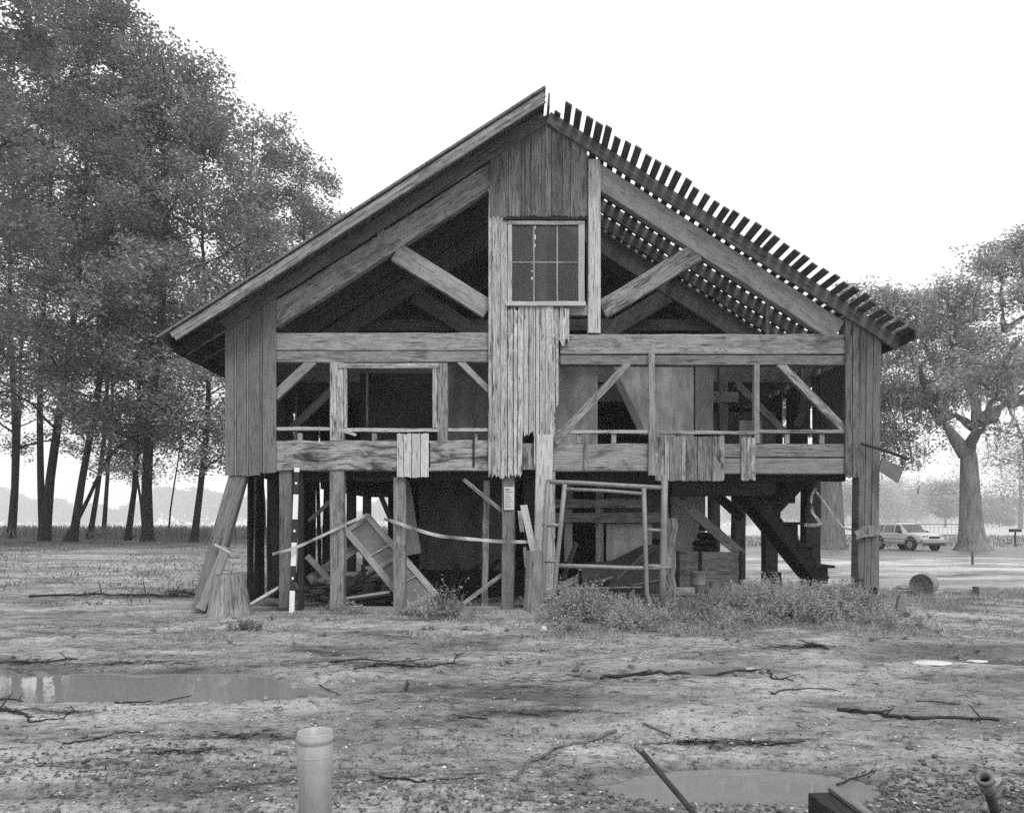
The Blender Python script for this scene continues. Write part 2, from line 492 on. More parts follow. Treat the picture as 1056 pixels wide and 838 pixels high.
def leaf_mesh(name, c, a, b, mat, parent=None, kind=None):
    """rhombic leaves: centres c, half long axes a, half short axes b"""
    n = len(c)
    V = np.empty((n, 4, 3)); V[:, 0] = c - a; V[:, 1] = c + b; V[:, 2] = c + a; V[:, 3] = c - b
    me = bpy.data.meshes.new(name)
    me.vertices.add(n * 4); me.vertices.foreach_set('co', V.astype('f').ravel())
    me.loops.add(n * 4); me.loops.foreach_set('vertex_index', np.arange(n * 4, dtype='i'))
    me.polygons.add(n); me.polygons.foreach_set('loop_start', np.arange(0, n * 4, 4, dtype='i'))
    try: me.polygons.foreach_set('loop_total', np.full(n, 4, dtype='i'))
    except Exception: pass
    me.materials.append(mat); me.update(calc_edges=True); me.validate()
    ob = bpy.data.objects.new(name, me); COL.objects.link(ob)
    if parent is not None: ob.parent = parent
    if kind: ob['kind'] = kind
    return ob


def unit(v):
    return v / np.maximum(np.linalg.norm(v, axis=-1, keepdims=True), 1e-9)


def rand_leaves(c, ln, wd, up=.6, rng=RNG, droop=0):
    n = len(c)
    nrm = rng.normal(size=(n, 3)); nrm[:, 2] += up * 2 * np.sign(nrm[:, 2] + .3); nrm = unit(nrm)
    t = rng.normal(size=(n, 3)); t[:, 2] -= droop
    a = unit(np.cross(nrm, t)) if not droop else unit(t)
    b = unit(np.cross(nrm, a))
    l = ln * rng.uniform(.6, 1.4, (n, 1)); w = wd * rng.uniform(.6, 1.4, (n, 1))
    return a * l / 2, b * w / 2


def tag(o, label, cat, group=None, kind=None):
    if label: o['label'] = label
    if cat: o['category'] = cat
    if group: o['group'] = group
    if kind: o['kind'] = kind
    return o


def empty(name, loc, label=None, cat=None, group=None):
    o = bpy.data.objects.new(name, None); o.empty_display_size = .2; COL.objects.link(o); o.location = loc
    return tag(o, label, cat, group)


class Thing:
    """an Empty at the thing's base; parts are built in world coordinates and parented to it"""
    def __init__(self, name, loc, label, cat, group=None):
        self.loc = Vector(loc); self.o = empty(name, loc, label, cat, group)
    def part(self, name, mb, mat, parent=None, smooth=False):
        ob = mb.build(name, mat, None, smooth, origin=self.loc)
        ob.location = (0, 0, 0)
        ob.parent = parent or self.o
        return ob

# ------------------------------------------------------------------ camera, world, sun
cam = bpy.data.objects.new('camera', bpy.data.cameras.new('camera')); COL.objects.link(cam)
cam.location = (0, 0, CAM_H); cam.rotation_euler = (R(90), 0, 0)
cam.data.sensor_width = 36; cam.data.sensor_fit = 'HORIZONTAL'; cam.data.lens = FPX / 1056 * 36
cam.data.shift_y = (HOR - 419) / 1056; cam.data.clip_start = .1; cam.data.clip_end = 3000
S.camera = cam

SUN_EL, SUN_AZ = R(52), R(-150)      # high veiled sun behind the camera, to its right
W = bpy.data.worlds.new('World'); S.world = W; W.use_nodes = True
wn = W.node_tree.nodes; wl = W.node_tree.links
bg = wn['Background']
sky = wn.new('ShaderNodeTexSky'); sky.sky_type = 'NISHITA'; sky.sun_disc = False
sky.sun_elevation = SUN_EL; sky.sun_rotation = R(150); sky.air_density = 1.0; sky.dust_density = 4.0
bw = wn.new('ShaderNodeRGBToBW'); wl.new(sky.outputs[0], bw.inputs[0])
# grey overcast: the clear sky's pattern flattened by an even cloud deck
cl = wn.new('ShaderNodeMath'); cl.operation = 'MULTIPLY_ADD'; cl.inputs[1].default_value = .25; cl.inputs[2].default_value = 8.5
wl.new(bw.outputs[0], cl.inputs[0]); wl.new(cl.outputs[0], bg.inputs[0]); bg.inputs[1].default_value = .1
sun = bpy.data.objects.new('sun', bpy.data.lights.new('sun', 'SUN')); COL.objects.link(sun)
sun.data.energy = 1.5; sun.data.angle = R(18); sun.data.color = (1, 1, 1)
sd = Vector((math.cos(SUN_EL) * math.sin(R(150)), math.cos(SUN_EL) * math.cos(R(150)), math.sin(SUN_EL)))
sun.rotation_euler = sd.to_track_quat('Z', 'Y').to_euler()
sun.location = (20, -20, 40)

S.view_settings.view_transform = 'Standard'; S.view_settings.look = 'None'; S.view_settings.gamma = 1
S.view_settings.exposure = 0.42; S.view_settings.use_curve_mapping = False
c = S.cycles
c.use_denoising = False
try: c.denoiser = 'OPENIMAGEDENOISE'
except Exception: pass
c.max_bounces = 6; c.diffuse_bounces = 4; c.glossy_bounces = 3; c.transmission_bounces = 4; c.volume_bounces = 1
c.transparent_max_bounces = 12; c.caustics_reflective = False; c.caustics_refractive = False
c.use_adaptive_sampling = True; c.adaptive_threshold = .02

# ------------------------------------------------------------------ ground and water
def axis(a, b, stp, lo, hi, g=1.10):
    mid = np.arange(a, b + 1e-6, stp)
    out = [mid]; x = b; s = stp; up = []
    while x < hi:
        s = min(s * g, 40); x += s; up.append(x)
    x = a; s = stp; dn = []
    while x > lo:
        s = min(s * g, 40); x -= s; dn.append(x)
    return np.concatenate([np.array(dn[::-1]), mid, np.array(up)])

gx = axis(-6.5, 7, .04, -1250, 1250); gy = axis(3.0, 13.2, .034, -60, 1250)
XX, YY = np.meshgrid(gx, gy)
ZZ = H(XX, YY)
nx, ny = len(gx), len(gy)
me = bpy.data.meshes.new('ground')
me.vertices.add(nx * ny); me.vertices.foreach_set('co', np.stack([XX, YY, ZZ], -1).astype('f').ravel())
i = np.arange(ny - 1)[:, None] * nx + np.arange(nx - 1)[None, :]
q = np.stack([i, i + 1, i + nx + 1, i + nx], -1).reshape(-1, 4)
me.loops.add(q.size); me.loops.foreach_set('vertex_index', q.ravel().astype('i'))
me.polygons.add(len(q)); me.polygons.foreach_set('loop_start', np.arange(0, q.size, 4, dtype='i'))
me.polygons.foreach_set('use_smooth', np.ones(len(q), bool))
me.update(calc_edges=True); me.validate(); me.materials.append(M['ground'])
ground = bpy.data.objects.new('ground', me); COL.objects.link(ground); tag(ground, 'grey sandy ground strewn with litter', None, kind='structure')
for (px_, py_, sx, sy), lab in ((PUD_L, 'long muddy puddle reflecting the trees'), (PUD_R, 'smooth muddy puddle beside the timber end'), (PUD_M, 'small shallow puddle behind the long fallen branch')):
    mb = MB()
    k = 1.32 if px_ < 0 else 1.25
    mb.poly([(px_ + sx * k * math.cos(t * math.pi / 24), py_ + sy * k * math.sin(t * math.pi / 24), WATER_Z) for t in range(48)])
    o = mb.build('puddle_water', M['water']); tag(o, lab, None, kind='structure')

# ------------------------------------------------------------------ the barn
YF = 13.2
barn = Thing('barn', (.6, YF, 0), 'tall open timber barn on posts, half its roof bare laths, its front boards mostly gone', 'barn')
BO = barn


def rect(name, mat, x0, y0, x1, y1, Yf=YF, t=.15, wob=.004, parent=None, ch=.06, step=.4, taper=1, endjit=.004):
    """straight timber seen from (x0,y0) to (x1,y1), front face at Yf"""
    s = Yf / FPX; Yc = Yf + t / 2; mb = MB()
    f = lambda x, y: Vector(((x - CX) * s, Yc, CAM_H - (y - HOR) * s))
    if abs(x1 - x0) > abs(y1 - y0):
        ym = (y0 + y1) / 2; mb.beam(f(x0, ym), f(x1, ym), abs(y1 - y0) * s, t, wob=wob, ch=ch, step=step, taper=taper, endjit=endjit)
    else:
        xm = (x0 + x1) / 2; mb.beam(f(xm, y1), f(xm, y0), abs(x1 - x0) * s, t, wob=wob, ch=ch, step=step, taper=taper, endjit=endjit)
    return BO.part(name, mb, mat, parent)


def diag(name, mat, x0, y0, x1, y1, wpx, Yf=YF, t=.1, wob=.003, parent=None, Y1=None):
    s = Yf / FPX; mb = MB()
    f = lambda x, y, Y: Vector(((x - CX) * Y / FPX, Y + t / 2, CAM_H - (y - HOR) * Y / FPX))
    mb.beam(f(x0, y0, Yf), f(x1, y1, Y1 or Yf), wpx * s, t, wob=wob, ch=.06)
    return BO.part(name, mb, mat, parent)


def boards(name, mat, edges, ytop, ybot, Yf=YF - .03, t=.026, rag=.02, parent=None, rag1=0, m=5):
    """vertical boards: edges are the seams; ytop, ybot are functions of x or numbers"""
    s = Yf / FPX; mb = MB()
    for a, b in zip(edges[:-1], edges[1:]):
        yt = ytop if callable(ytop) else (lambda x, v=ytop: v)
        yb = ybot if callable(ybot) else (lambda x, v=ybot: v)
        dy = rnd(-.006, .006); gap = rnd(.3, .85)
        zt = CAM_H - (yt(a) - HOR) * s
        mb.ragged(((a + gap - CX) * s, Yf + dy, 0), (1, 0, 0), (0, 0, 1), (b - a - gap) * s,
                  CAM_H - (yb((a + b) / 2) - HOR) * s, zt, t, rag0=rag, rag1=rag1, m=m,
                  sag=(lambda u, a=a, yt=yt: CAM_H - (yt(a + u / s) - HOR) * s - zt) if callable(ytop) else 0)
    return BO.part(name, mb, mat, parent)

# roof geometry: lath plane
SL = .645; TH = math.atan(SL); CT = math.cos(TH)
RX, RZ = .58, 8.60
XL, XR = -5.70, 6.66                       # eave ends
Y0, Y1 = 12.57, 26.3
def roofz(x, off=0):
    return RZ - SL * abs(x - RX) - off
def slope_pts(x0, x1, Y, off):
    return Vector((x0, Y, roofz(x0, off))), Vector((x1, Y, roofz(x1, off)))

# laths, left (covered) and right (bare)
nl = 37
for side in (1, -1):
    run = (XR - RX) if side == 1 else (RX - XL)
    for k in range(nl):
        x = RX + side * (.20 + (run - .26) * k / (nl - 1)) + rnd(-.015, .015)
        if side == 1 and k in (33,): x += .03
        mb = MB()
        ys = Y0 + rnd(-.07, .09) if side == 1 else Y0 + .05
        if side == 1 and k == 0: ys = 13.02
        p = Vector((x, ys, roofz(x))); e = Vector((x + rnd(-.02, .02), Y1, roofz(x)))
        nrm = Vector((side * math.sin(TH), 0, math.cos(TH)))
        w = rnd(.115, .135) if side == 1 else .1
        mb.beam(p, e, w, .026, d=nrm, wob=.006, step=1.3, ch=.08)
        barn.part('roof_lath', mb, M['lath'])
mb = MB(); mb.beam((RX + .035, 12.75, RZ - .06), (RX + .035, Y1, RZ - .06), .03, .22, d=(0, 0, 1)); barn.part('ridge_board', mb, M['clad'])
# common rafters every .6 m under the laths
ry = [13.12] + [13.12 + .62 * k for k in range(1, 21)]
for side in (1, -1):
    xe = XR - .05 if side == 1 else XL + .1
    for k, y in enumerate(ry):
        mb = MB()
        dp = .215
        p, q2 = slope_pts(RX + side * .03, xe, y, .02 + dp / 2 / CT)
        mb.beam(p, q2, dp, .06, d=(0, 1, 0), wob=.008)
        barn.part('common_rafter', mb, (M['darkclad'] if side == 1 else M['clad']) if k == 0 else M['inner'])
# left roof covering and its stepped edge boards
mb = MB()
def rsheet(mb, side, xa, xb, ya, yb, off, th):
    a, b = (roofz(xa, off), roofz(xb, off))
    mb.slab([(xa, ya, a), (xb, ya, b), (xb, yb, b), (xa, yb, a)], (side * math.sin(TH) * th, 0, math.cos(TH) * th))
rsheet(mb, -1, RX - .03, XL - .06, Y0 - .09, Y1 + .1, -.014, .035)
barn.part('roof_sheet', mb, M['inner'])
mb = MB(); rsheet(mb, 1, RX + .35, XR - .25, 16.9, Y1 + .1, -.03, .02); barn.part('roof_sheet', mb, M['tin'])
for off, wd, yy, mt, t in ((.058, .085, Y0 - .03, 'wood', .04), (.15, .085, Y0 - .02, 'wood', .05)):
    mb = MB(); p, q2 = slope_pts(RX - .05, XL + (.14 if off < .1 else .2), yy, off); mb.beam(p, q2, wd, t, wob=.005)
    barn.part('verge_board', mb, M[mt])
# soffit boards at the left eave and eave boards along the sides
for side, xe in ((-1, XL + .06), (1, XR - .03)):
    mb = MB(); mb.beam((xe, Y0 + .06, roofz(xe, .09)), (xe, Y1, roofz(xe, .09)), .15, .025, d=(1, 0, 0)); barn.part('eave_board', mb, M['dark'])
mb = MB()
for k in range(4):
    xa = XL + .15 + k * .2; mb.beam((xa, Y0 + .1, roofz(xa, .25)), (xa, Y1, roofz(xa, .25)), .17, .02, d=(-math.sin(TH), 0, math.cos(TH)))
barn.part('soffit', mb, M['dark'])

# trusses every 2.5 m
TY = [13.22, 15.7, 18.2, 20.7, 23.2, 25.7]
for ti, ty in enumerate(TY):
    mt = M['wood'] if ti == 0 else M['inner']
    off = .50
    for side in (-1, 1):
        xe = -4.15 if side == -1 else 5.62
        mb = MB(); p, q2 = slope_pts(RX + side * (.75 if ti == 0 else .05), xe, ty + .08, off + (.03 if side == 1 else 0)); mb.beam(p, q2, .385, .17, wob=.007, ch=.05)
        barn.part('truss_rafter', mb, mt)
        # strut from the king post up to the rafter
        x0 = -.41 if side == -1 else 1.56
        x1 = -2.0 if side == -1 else 3.2
        mb = MB(); mb.beam((x0, ty + .09, 5.20), (x1, ty + .09, 6.19), .33, .15, wob=.006, ch=.05)
        barn.part('strut', mb, mt)
    if ti:
        mb = MB(); mb.beam((-4.9, ty + .1, 4.58), (6.1, ty + .1, 4.58), .4, .18); barn.part('tie_beam', mb, mt)
        mb = MB(); mb.beam((.6, ty + .1, 4.7), (.6, ty + .1, 8.0), .22, .18); barn.part('king_post', mb, mt)
        if ti in (1, 3):
            mb = MB(); mb.beam((-3.2, ty + .26, 5.62), (4.6, ty + .26, 5.62), .24, .1); barn.part('collar_beam', mb, mt)
# purlins on the trusses
for side, x in ((-1, -2.1), (1, 3.3), (-1, -4.3), (1, 5.7)):
    mb = MB(); mb.beam((x, 13.23, roofz(x, .31)), (x, Y1 - .4, roofz(x, .31)), .14, .12, d=(1, 0, 0)); barn.part('purlin', mb, M['inner'])
rect('purlin_block', M['wood'], 389, 232, 396, 247, YF + .0, .1)
rect('stud', M['wood'], 790.5, 312, 794, 345, YF + .5, .06)

# front framing: tie beam (two courses on the right), king posts
rect('tie_beam', M['wood'], 285, 343, 504, 361.2, YF, .22, wob=.006)
rect('tie_beam', M['wood'], 285, 361.8, 504, 373.5, YF + .008, .2, wob=.006)
rect('tie_beam', M['wood'], 578, 344.5, 872, 365, YF, .22, wob=.006)
rect('tie_beam', M['sillb'], 578, 366.2, 872, 376, YF + .01, .2, wob=.005)
rect('king_post', M['pale'], 606.5, 164, 619.5, 343, YF - .02, .2)
rect('king_post', M['wood'], 506, 140, 521, 343, YF + .03, .2)
rect('nogging', M['wood'], 586, 316, 606, 325, YF + .01, .1)
rect('nogging', M['wood'], 521, 314, 606, 318, YF + .03, .1)

# sill beams
rect('sill_beam', M['sill'], 282, 454, 504, 485.5, YF, .26, wob=.01, endjit=.01)
rect('sill_beam', M['sill'], 535, 457, 556, 484, YF + .02, .22, wob=.01)
rect('sill_beam', M['sill'], 568, 457.5, 676, 486, YF + .01, .24, wob=.01)
rect('sill_beam', M['sillb'], 676, 457.5, 872, 471.3, YF, .24, wob=.004)
rect('sill_beam', M['sillb'], 676, 472.3, 872, 488.5, YF + .006, .24, wob=.004)
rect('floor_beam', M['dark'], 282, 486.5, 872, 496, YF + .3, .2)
# rails and small blocks over the sill
for x0, x1, y in ((284, 340, 442), (348, 452, 443.2), (462, 504, 443), (576, 668, 445), (668, 782, 446), (782, 872, 444.5)):
    rect('rail', M['pale'] if x0 < 600 else M['wood'], x0, y - 1.8, x1, y + 1.8, YF - .01, .09, wob=.006)
for x in (309, 386, 490, 597, 633, 700, 745, 812, 848):
    rect('block', M['wood'], x - 2.5, 446.5, x + 2.5, 456.8, YF + .02, .07)
# studs and window frame of the upper floor
rect('stud', M['pale'], 340, 373.5, 354.5, 454, YF - .01, .16)
rect('stud', M['wood'], 451, 374, 461.5, 456, YF - .01, .16)
rect('stud', M['wood'], 669, 364, 675.5, 490, YF - .05, .05, wob=.012)
rect('stud', M['wood'], 778, 376, 783.5, 457, YF + .0, .12)
rect('opening_frame', M['pale'], 349, 374.5, 452, 379.5, YF - .03, .06)
rect('opening_frame', M['pale'], 354.6, 379.5, 357.5, 441, YF - .02, .08)
rect('opening_frame', M['pale'], 446, 379.5, 451, 441, YF - .02, .08)
# braces
diag('brace', M['wood'], 323, 371, 283, 408.5, 9.5, YF + .02, .1)
diag('brace', M['wood'], 474, 372, 505, 403, 6, YF + .02, .07)
diag('brace', M['wood'], 648, 374, 572, 455, 7.5, YF - .045, .04)
diag('brace', M['wood'], 804, 374, 872, 443, 8, YF + .02, .09)
# cladding
ltop = lambda x: 540 - FPX / YF * (roofz((x - CX) / 60, .2) - 1.5)
rtop = lambda x: 540 - FPX / YF * (roofz((x - CX) / 60, .03) - 1.5)
boards('corner_cladding', M['clad'], [231.5, 241, 243.5, 254, 256, 268, 270, 284.5], ltop, lambda x: 490 if x < 268 else 487, Yf=YF - .04, rag=.012, m=3)
boards('corner_cladding', M['darkclad'], [871.5, 879, 886.5], lambda x: rtop(x) + 8, lambda x: 492, Yf=YF - .04, rag=.02, m=3)
wallx0 = MB(); wallx0.slab([((233 - CX) / 60, YF - .009, 2.42), ((283 - CX) / 60, YF - .009, 2.42), ((283 - CX) / 60, YF - .009, 5.2), ((233 - CX) / 60, YF - .009, 4.75)], (0, .007, 0)); barn.part('corner_light_blocker', wallx0, M['inner'])  # added sheet behind the corner boards, stops light shining through their seams
boards('gable_cladding', M['clad'], [505, 515, 524, 537, 541, 547, 558, 562, 568.5, 580, 588, 605.5], lambda x: (ltop(x) - 6 if x < 562 else rtop(x) + 3), lambda x: 223, Yf=YF - .07, rag=.03, m=5)
mb = MB(); zb_ = CAM_H - (224 - HOR) / 60
mb.slab([(-.36, YF - .035, zb_), (1.27, YF - .035, zb_), (1.27, YF - .035, roofz(1.27, .1)), (RX, YF - .035, RZ - .1), (-.36, YF - .035, roofz(-.36, .1))], (0, .02, 0)); barn.part('gable_light_blocker', mb, M['inner'])  # added dark sheet, blocks sky light in the gaps between gable boards
rect('ledge', M['dark'], 519, 223.5, 606, 226.2, YF - .1, .12)
boards('centre_cladding', M['pale'], [503, 507, 516, 522.8], lambda x: 195, lambda x: 491, Yf=YF - .06, rag=.05, m=4)
boards('centre_cladding', M['pale'], [517, 523.5], lambda x: 226, lambda x: 312, Yf=YF - .04, rag=.03, m=3)
boards('centre_cladding', M['pale'], [523, 529, 533.5, 538.5], lambda x: 318, lambda x: 492 - abs(x - 528) * .4, Yf=YF - .075, rag=.06, m=4, rag1=.05)
boards('centre_cladding', M['pale'], [513, 517, 523], lambda x: 315, lambda x: 332, Yf=YF - .03, rag=.2, m=5, rag1=.02)
boards('centre_cladding', M['pale'], [534, 536, 540, 545, 550.5], lambda x: 315, lambda x: 448, Yf=YF - .065, rag=.07, m=5, rag1=.02)
boards('centre_cladding', M['pale'], [550.5, 552, 556], lambda x: 315, lambda x: 478, Yf=YF - .06, rag=.05, m=4, rag1=.02)
boards('centre_cladding', M['pale'], [556, 562, 571], lambda x: 315, lambda x: 450, Yf=YF - .075, rag=.03, m=5, rag1=.02)
boards('centre_cladding', M['pale'], [571, 576, 587], lambda x: 317, lambda x: 352, Yf=YF - .06, rag=.09, m=6, rag1=.02)
boards('centre_cladding', M['pale'], [569, 572.5, 576], lambda x: 350, lambda x: 423 - (6 if x > 574 else 0), Yf=YF - .055, rag=.06, m=4, rag1=.01)
boards('apron_cladding', M['pale'], [409, 416, 424, 433, 442], 447, 492, Yf=YF - .03, rag=.012, rag1=.012, m=3)
boards('apron_cladding', M['apron'], [675, 685, 690, 703, 707, 719, 734, 747], lambda x: 450, 495.5, Yf=YF - .04, rag=.012, rag1=.0, m=3)
boards('apron_cladding', M['wood'], [764, 770, 779], 451, 495, Yf=YF - .035, rag=.014, rag1=.014, m=3)
boards('apron_cladding', M['wood'], [602, 605], 452, 483, Yf=YF - .02, rag=.02, m=2)
boards('apron_cladding', M['dark'], [486.5, 489.5], 446, 481, Yf=YF - .02, rag=.02, m=2)
boards('apron_cladding', M['dark'], [434, 443.5], 456, 480, Yf=YF - .012, rag=.05, m=3)
# the upper window
win = rect('window', M['fresh'], 523.5, 228, 528, 314, YF - .08, .07)
rect('jamb', M['fresh'], 596.5, 229, 603, 312, YF - .08, .07, parent=win)
rect('head', M['wood'], 524, 227.5, 603, 231.5, YF - .085, .07, parent=win)
rect('sill', M['fresh'], 522, 310.5, 604, 315, YF - .11, .1, parent=win)
for x in (550.6, 574.6): rect('muntin', M['wood'], x - .8, 231, x + .8, 311, YF - .06, .03, parent=win, wob=.001)
rect('muntin', M['wood'], 527, 269.7, 598, 271.1, YF - .055, .02, parent=win, wob=.001)
mb = MB(); a = P(527, 231, YF - .04); b_ = P(598, 311, YF - .04)
mb.slab([(a.x, YF - .04, a.z), (b_.x, YF - .04, a.z), (b_.x, YF - .04, b_.z), (a.x, YF - .04, b_.z)], (0, .004, 0))
barn.part('pane', mb, M['glass'], win)

# floors and inner walls of the upper storey
def wallx(name, mat, x0, x1, z0, z1, Y, t=.03):
    mb = MB(); mb.slab([(x0, Y, z0), (x1, Y, z0), (x1, Y, z1), (x0, Y, z1)], (0, t, 0)); return barn.part(name, mb, mat)
def wally(name, mat, X, ya, yb, z0, z1, t=.03):
    mb = MB(); mb.slab([(X, ya, z0), (X, yb, z0), (X, yb, z1), (X, ya, z1)], (t, 0, 0)); return barn.part(name, mb, mat)
mb = MB()
for k in range(44):
    x = -4.85 + k * .25
    if x > 6.0: break
    mb.beam((x + .12, 13.6, 2.86), (x + .12, 25.9, 2.86), .24, .04, d=(0, 0, 1), step=3)
barn.part('floor_boards', mb, M['dark'])
for k, y in enumerate((14.3, 15.7, 17, 18.2, 19.5, 20.7, 22, 23.2, 24.5, 25.8)):
    mb = MB(); mb.beam((-4.9, y, 2.68), (6.1, y, 2.68), .26, .14, d=(0, 1, 0)); barn.part('floor_joist', mb, M['dark'])
mb = MB()
for k in range(50):
    y = 13.3 + k * .25
    zt = 4.55
    if k % 9 != 7: mb.beam((-4.93, y + .12, 2.4), (-4.93, y + .12, zt), .235, .025, d=(1, 0, 0), step=3)
barn.part('side_cladding', mb, M['inner'])
mb = MB()
for k in range(50):
    y = 13.3 + k * .25
    if k in (10, 16, 23, 24, 33): continue
    mb.beam((6.18, y + .12, 2.4), (6.18, y + .12, 4.5), .235, .025, d=(1, 0, 0), step=3)
barn.part('side_cladding', mb, M['inner'])
mb = MB()
for k in range(45):
    x = -4.9 + k * .25
    if x > 6.1: break
    if k == 3: continue
    mb.beam((x + .12, 25.95, 2.4), (x + .12, 25.95, roofz(x + .12, .25)), .2496, .025, step=4)
barn.part('rear_cladding', mb, M['inner'])
# partition sheets behind the right bays
wallx('partition', M['canvas'], .55, 1.56, 2.95, 4.42, 14.0)
mb = MB(); Yp = 14.02
pp = [P(x, y, Yp) for x, y in ((632, 374), (675, 374), (675, 448), (662, 448), (655, 425), (645, 402), (634, 384))]
mb.slab([(p.x, Yp, p.z) for p in pp], (0, .03, 0)); barn.part('partition', mb, M['canvas'])
diag('brace', M['inner'], 632, 382, 663, 447, 7, Yp - .06, .05)
wallx('partition', M['canvas'], P(672, 0, 14).x, P(716, 0, 14).x, 2.95, 4.42, 14.05)
rect('stud', M['inner'], 717, 374, 736, 448, 14.0, .16)
rect('stud', M['inner'], 742, 374, 751, 448, 15.0, .16)
rect('rail', M['inner'], 720, 404, 762, 415, 14.6, .1)
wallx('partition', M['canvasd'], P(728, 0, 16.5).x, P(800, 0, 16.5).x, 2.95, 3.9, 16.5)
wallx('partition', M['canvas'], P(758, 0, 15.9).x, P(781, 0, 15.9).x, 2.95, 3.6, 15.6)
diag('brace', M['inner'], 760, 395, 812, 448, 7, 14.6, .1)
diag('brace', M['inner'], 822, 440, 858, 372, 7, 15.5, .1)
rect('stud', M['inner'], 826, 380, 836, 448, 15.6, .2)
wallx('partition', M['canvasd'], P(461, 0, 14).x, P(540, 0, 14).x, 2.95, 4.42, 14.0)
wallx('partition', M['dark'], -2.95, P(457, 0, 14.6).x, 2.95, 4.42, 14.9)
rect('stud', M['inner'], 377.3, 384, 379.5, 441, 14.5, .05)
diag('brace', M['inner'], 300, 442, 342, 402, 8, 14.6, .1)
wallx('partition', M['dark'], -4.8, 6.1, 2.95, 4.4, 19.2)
# loft ceiling boards laid here and there on the ties
wallx('loft_partition', M['inner'], -4.2, 5.4, 4.8, 5.3, 18.4)

# posts under the building
def postz(x, y, z0, z1, w, t, mat='dark', lean=0):
    mb = MB(); mb.beam((x + lean, y, z0), (x, y, z1), w, t, wob=.008, ch=.1); return barn.part('post', mb, M[mat])
rect('post', M['inner'], 287.5, 485.5, 300.5, 626, YF + .05, .2)
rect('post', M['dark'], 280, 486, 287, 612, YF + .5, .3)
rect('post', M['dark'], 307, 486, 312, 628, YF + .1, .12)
rect('post', M['wood'], 340, 485.5, 354.5, 629, YF + .02, .2, wob=.008)
rect('post', M['wood'], 405.5, 492, 418, 627, YF + .05, .2, wob=.006)
diag('post', M['wood'], 502, 490, 499.5, 630, 6.5, YF + .3, .1)
diag('post', M['inner'], 524.5, 490, 523.5, 633, 13, YF + .0, .2)
diag('post', M['pale'], 562, 448, 558, 642, 17.5, YF - .085, .24)
diag('post', M['pale'], 568, 430, 568, 625, 9, YF + .03, .16)
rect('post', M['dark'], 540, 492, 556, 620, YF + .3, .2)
mb = MB()
for x0, x1, yb in ((883.5, 890, 604), (889.5, 897, 609), (896.5, 904.5, 606)):
    s = YF / FPX
    for kk in range(1):
        mb.ragged(((x0 - CX) * s, YF - .03, 0), (1, 0, .0), (.012, 0, 1), (x1 - x0) * s, CAM_H - (yb - HOR) * s, CAM_H - (338 - HOR) * s, .27, rag0=.07, m=5)
barn.part('post', mb, M['darkclad'])
mb = MB(); mb.beam(P(896, 470, YF + .1), P(897, 628, YF + .1), .27, .18, wob=.006); barn.part('post', mb, M['dark'])
for yk, y in enumerate(TY[1:]):
    g = Hz(-4.9, y)
    postz(-4.85, y, g - .1, 2.6, .26, .26)
    postz(6.1, y, Hz(6.1, y) - .1, 2.6, .33, .28, 'dark')
    postz(.6, y, Hz(.6, y) - .1, 2.6, .28, .28)
    postz(-2.4, y, -.1, 2.6, .24, .24)
# lower braces and plates
diag('brace', M['wood'], 478, 494, 519, 528, 4, YF + .12, .05)
diag('brace', M['wood'], 478, 622, 518, 592, 4, YF + .12, .05)
diag('brace', M['wood'], 357, 502, 318, 537, 4, YF + .9, .05)
diag('brace', M['wood'], 316, 573, 342, 600, 6, YF + .5, .05)
diag('brace', M['wood'], 318, 598, 372, 561, 9, YF + .6, .08)
rect('ground_plate', M['wood'], 356, 625.5, 520, 630, YF + .05, .14)
# vertical boards of the lower left side
mb = MB()
for k, (y, z0) in enumerate([(13.9 + .32 * k, rnd(-.05, .4)) for k in range(24)]):
    if k in (3, 9, 15): continue
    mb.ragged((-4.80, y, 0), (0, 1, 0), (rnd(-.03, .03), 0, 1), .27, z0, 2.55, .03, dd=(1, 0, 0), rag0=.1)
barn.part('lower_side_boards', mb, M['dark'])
# enclosed room on the ground storey
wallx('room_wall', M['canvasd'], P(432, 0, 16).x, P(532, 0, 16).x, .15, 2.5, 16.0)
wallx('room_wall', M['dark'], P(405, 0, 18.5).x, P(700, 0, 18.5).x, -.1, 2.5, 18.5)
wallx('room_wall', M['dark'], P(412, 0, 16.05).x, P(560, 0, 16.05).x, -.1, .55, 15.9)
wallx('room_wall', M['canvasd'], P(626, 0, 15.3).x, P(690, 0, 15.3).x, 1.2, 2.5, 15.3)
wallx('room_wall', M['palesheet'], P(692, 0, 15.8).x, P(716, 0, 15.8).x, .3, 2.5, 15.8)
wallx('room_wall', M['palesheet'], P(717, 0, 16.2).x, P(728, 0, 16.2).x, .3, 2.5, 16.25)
for x0, x1 in ((582, 590.5), (614.5, 622.5)):
    rect('room_stud', M['wood'], x0, 500, x1, 579, 14.6, .12)
rect('room_rail', M['wood'], 564, 514, 664, 523.5, 14.5, .09, wob=.012)
rect('room_rail', M['inner'], 564, 528.5, 690, 538.5, 14.5, .09, wob=.01)
rect('floor_beam', M['dark'], 693, 495, 800, 511, 14.0, .25)
diag('brace', M['wood'], 694, 510, 766, 572, 10, 15.0, .06)
diag('brace', M['dark'], 742, 512, 766, 534, 9, 16.5, .12)
diag('brace', M['dark'], 838, 482, 800, 522, 16, 14.4, .2)
wallx('room_wall', M['dark'], P(786, 0, 14.8).x, P(822, 0, 14.8).x, 1.9, 2.6, 14.9)

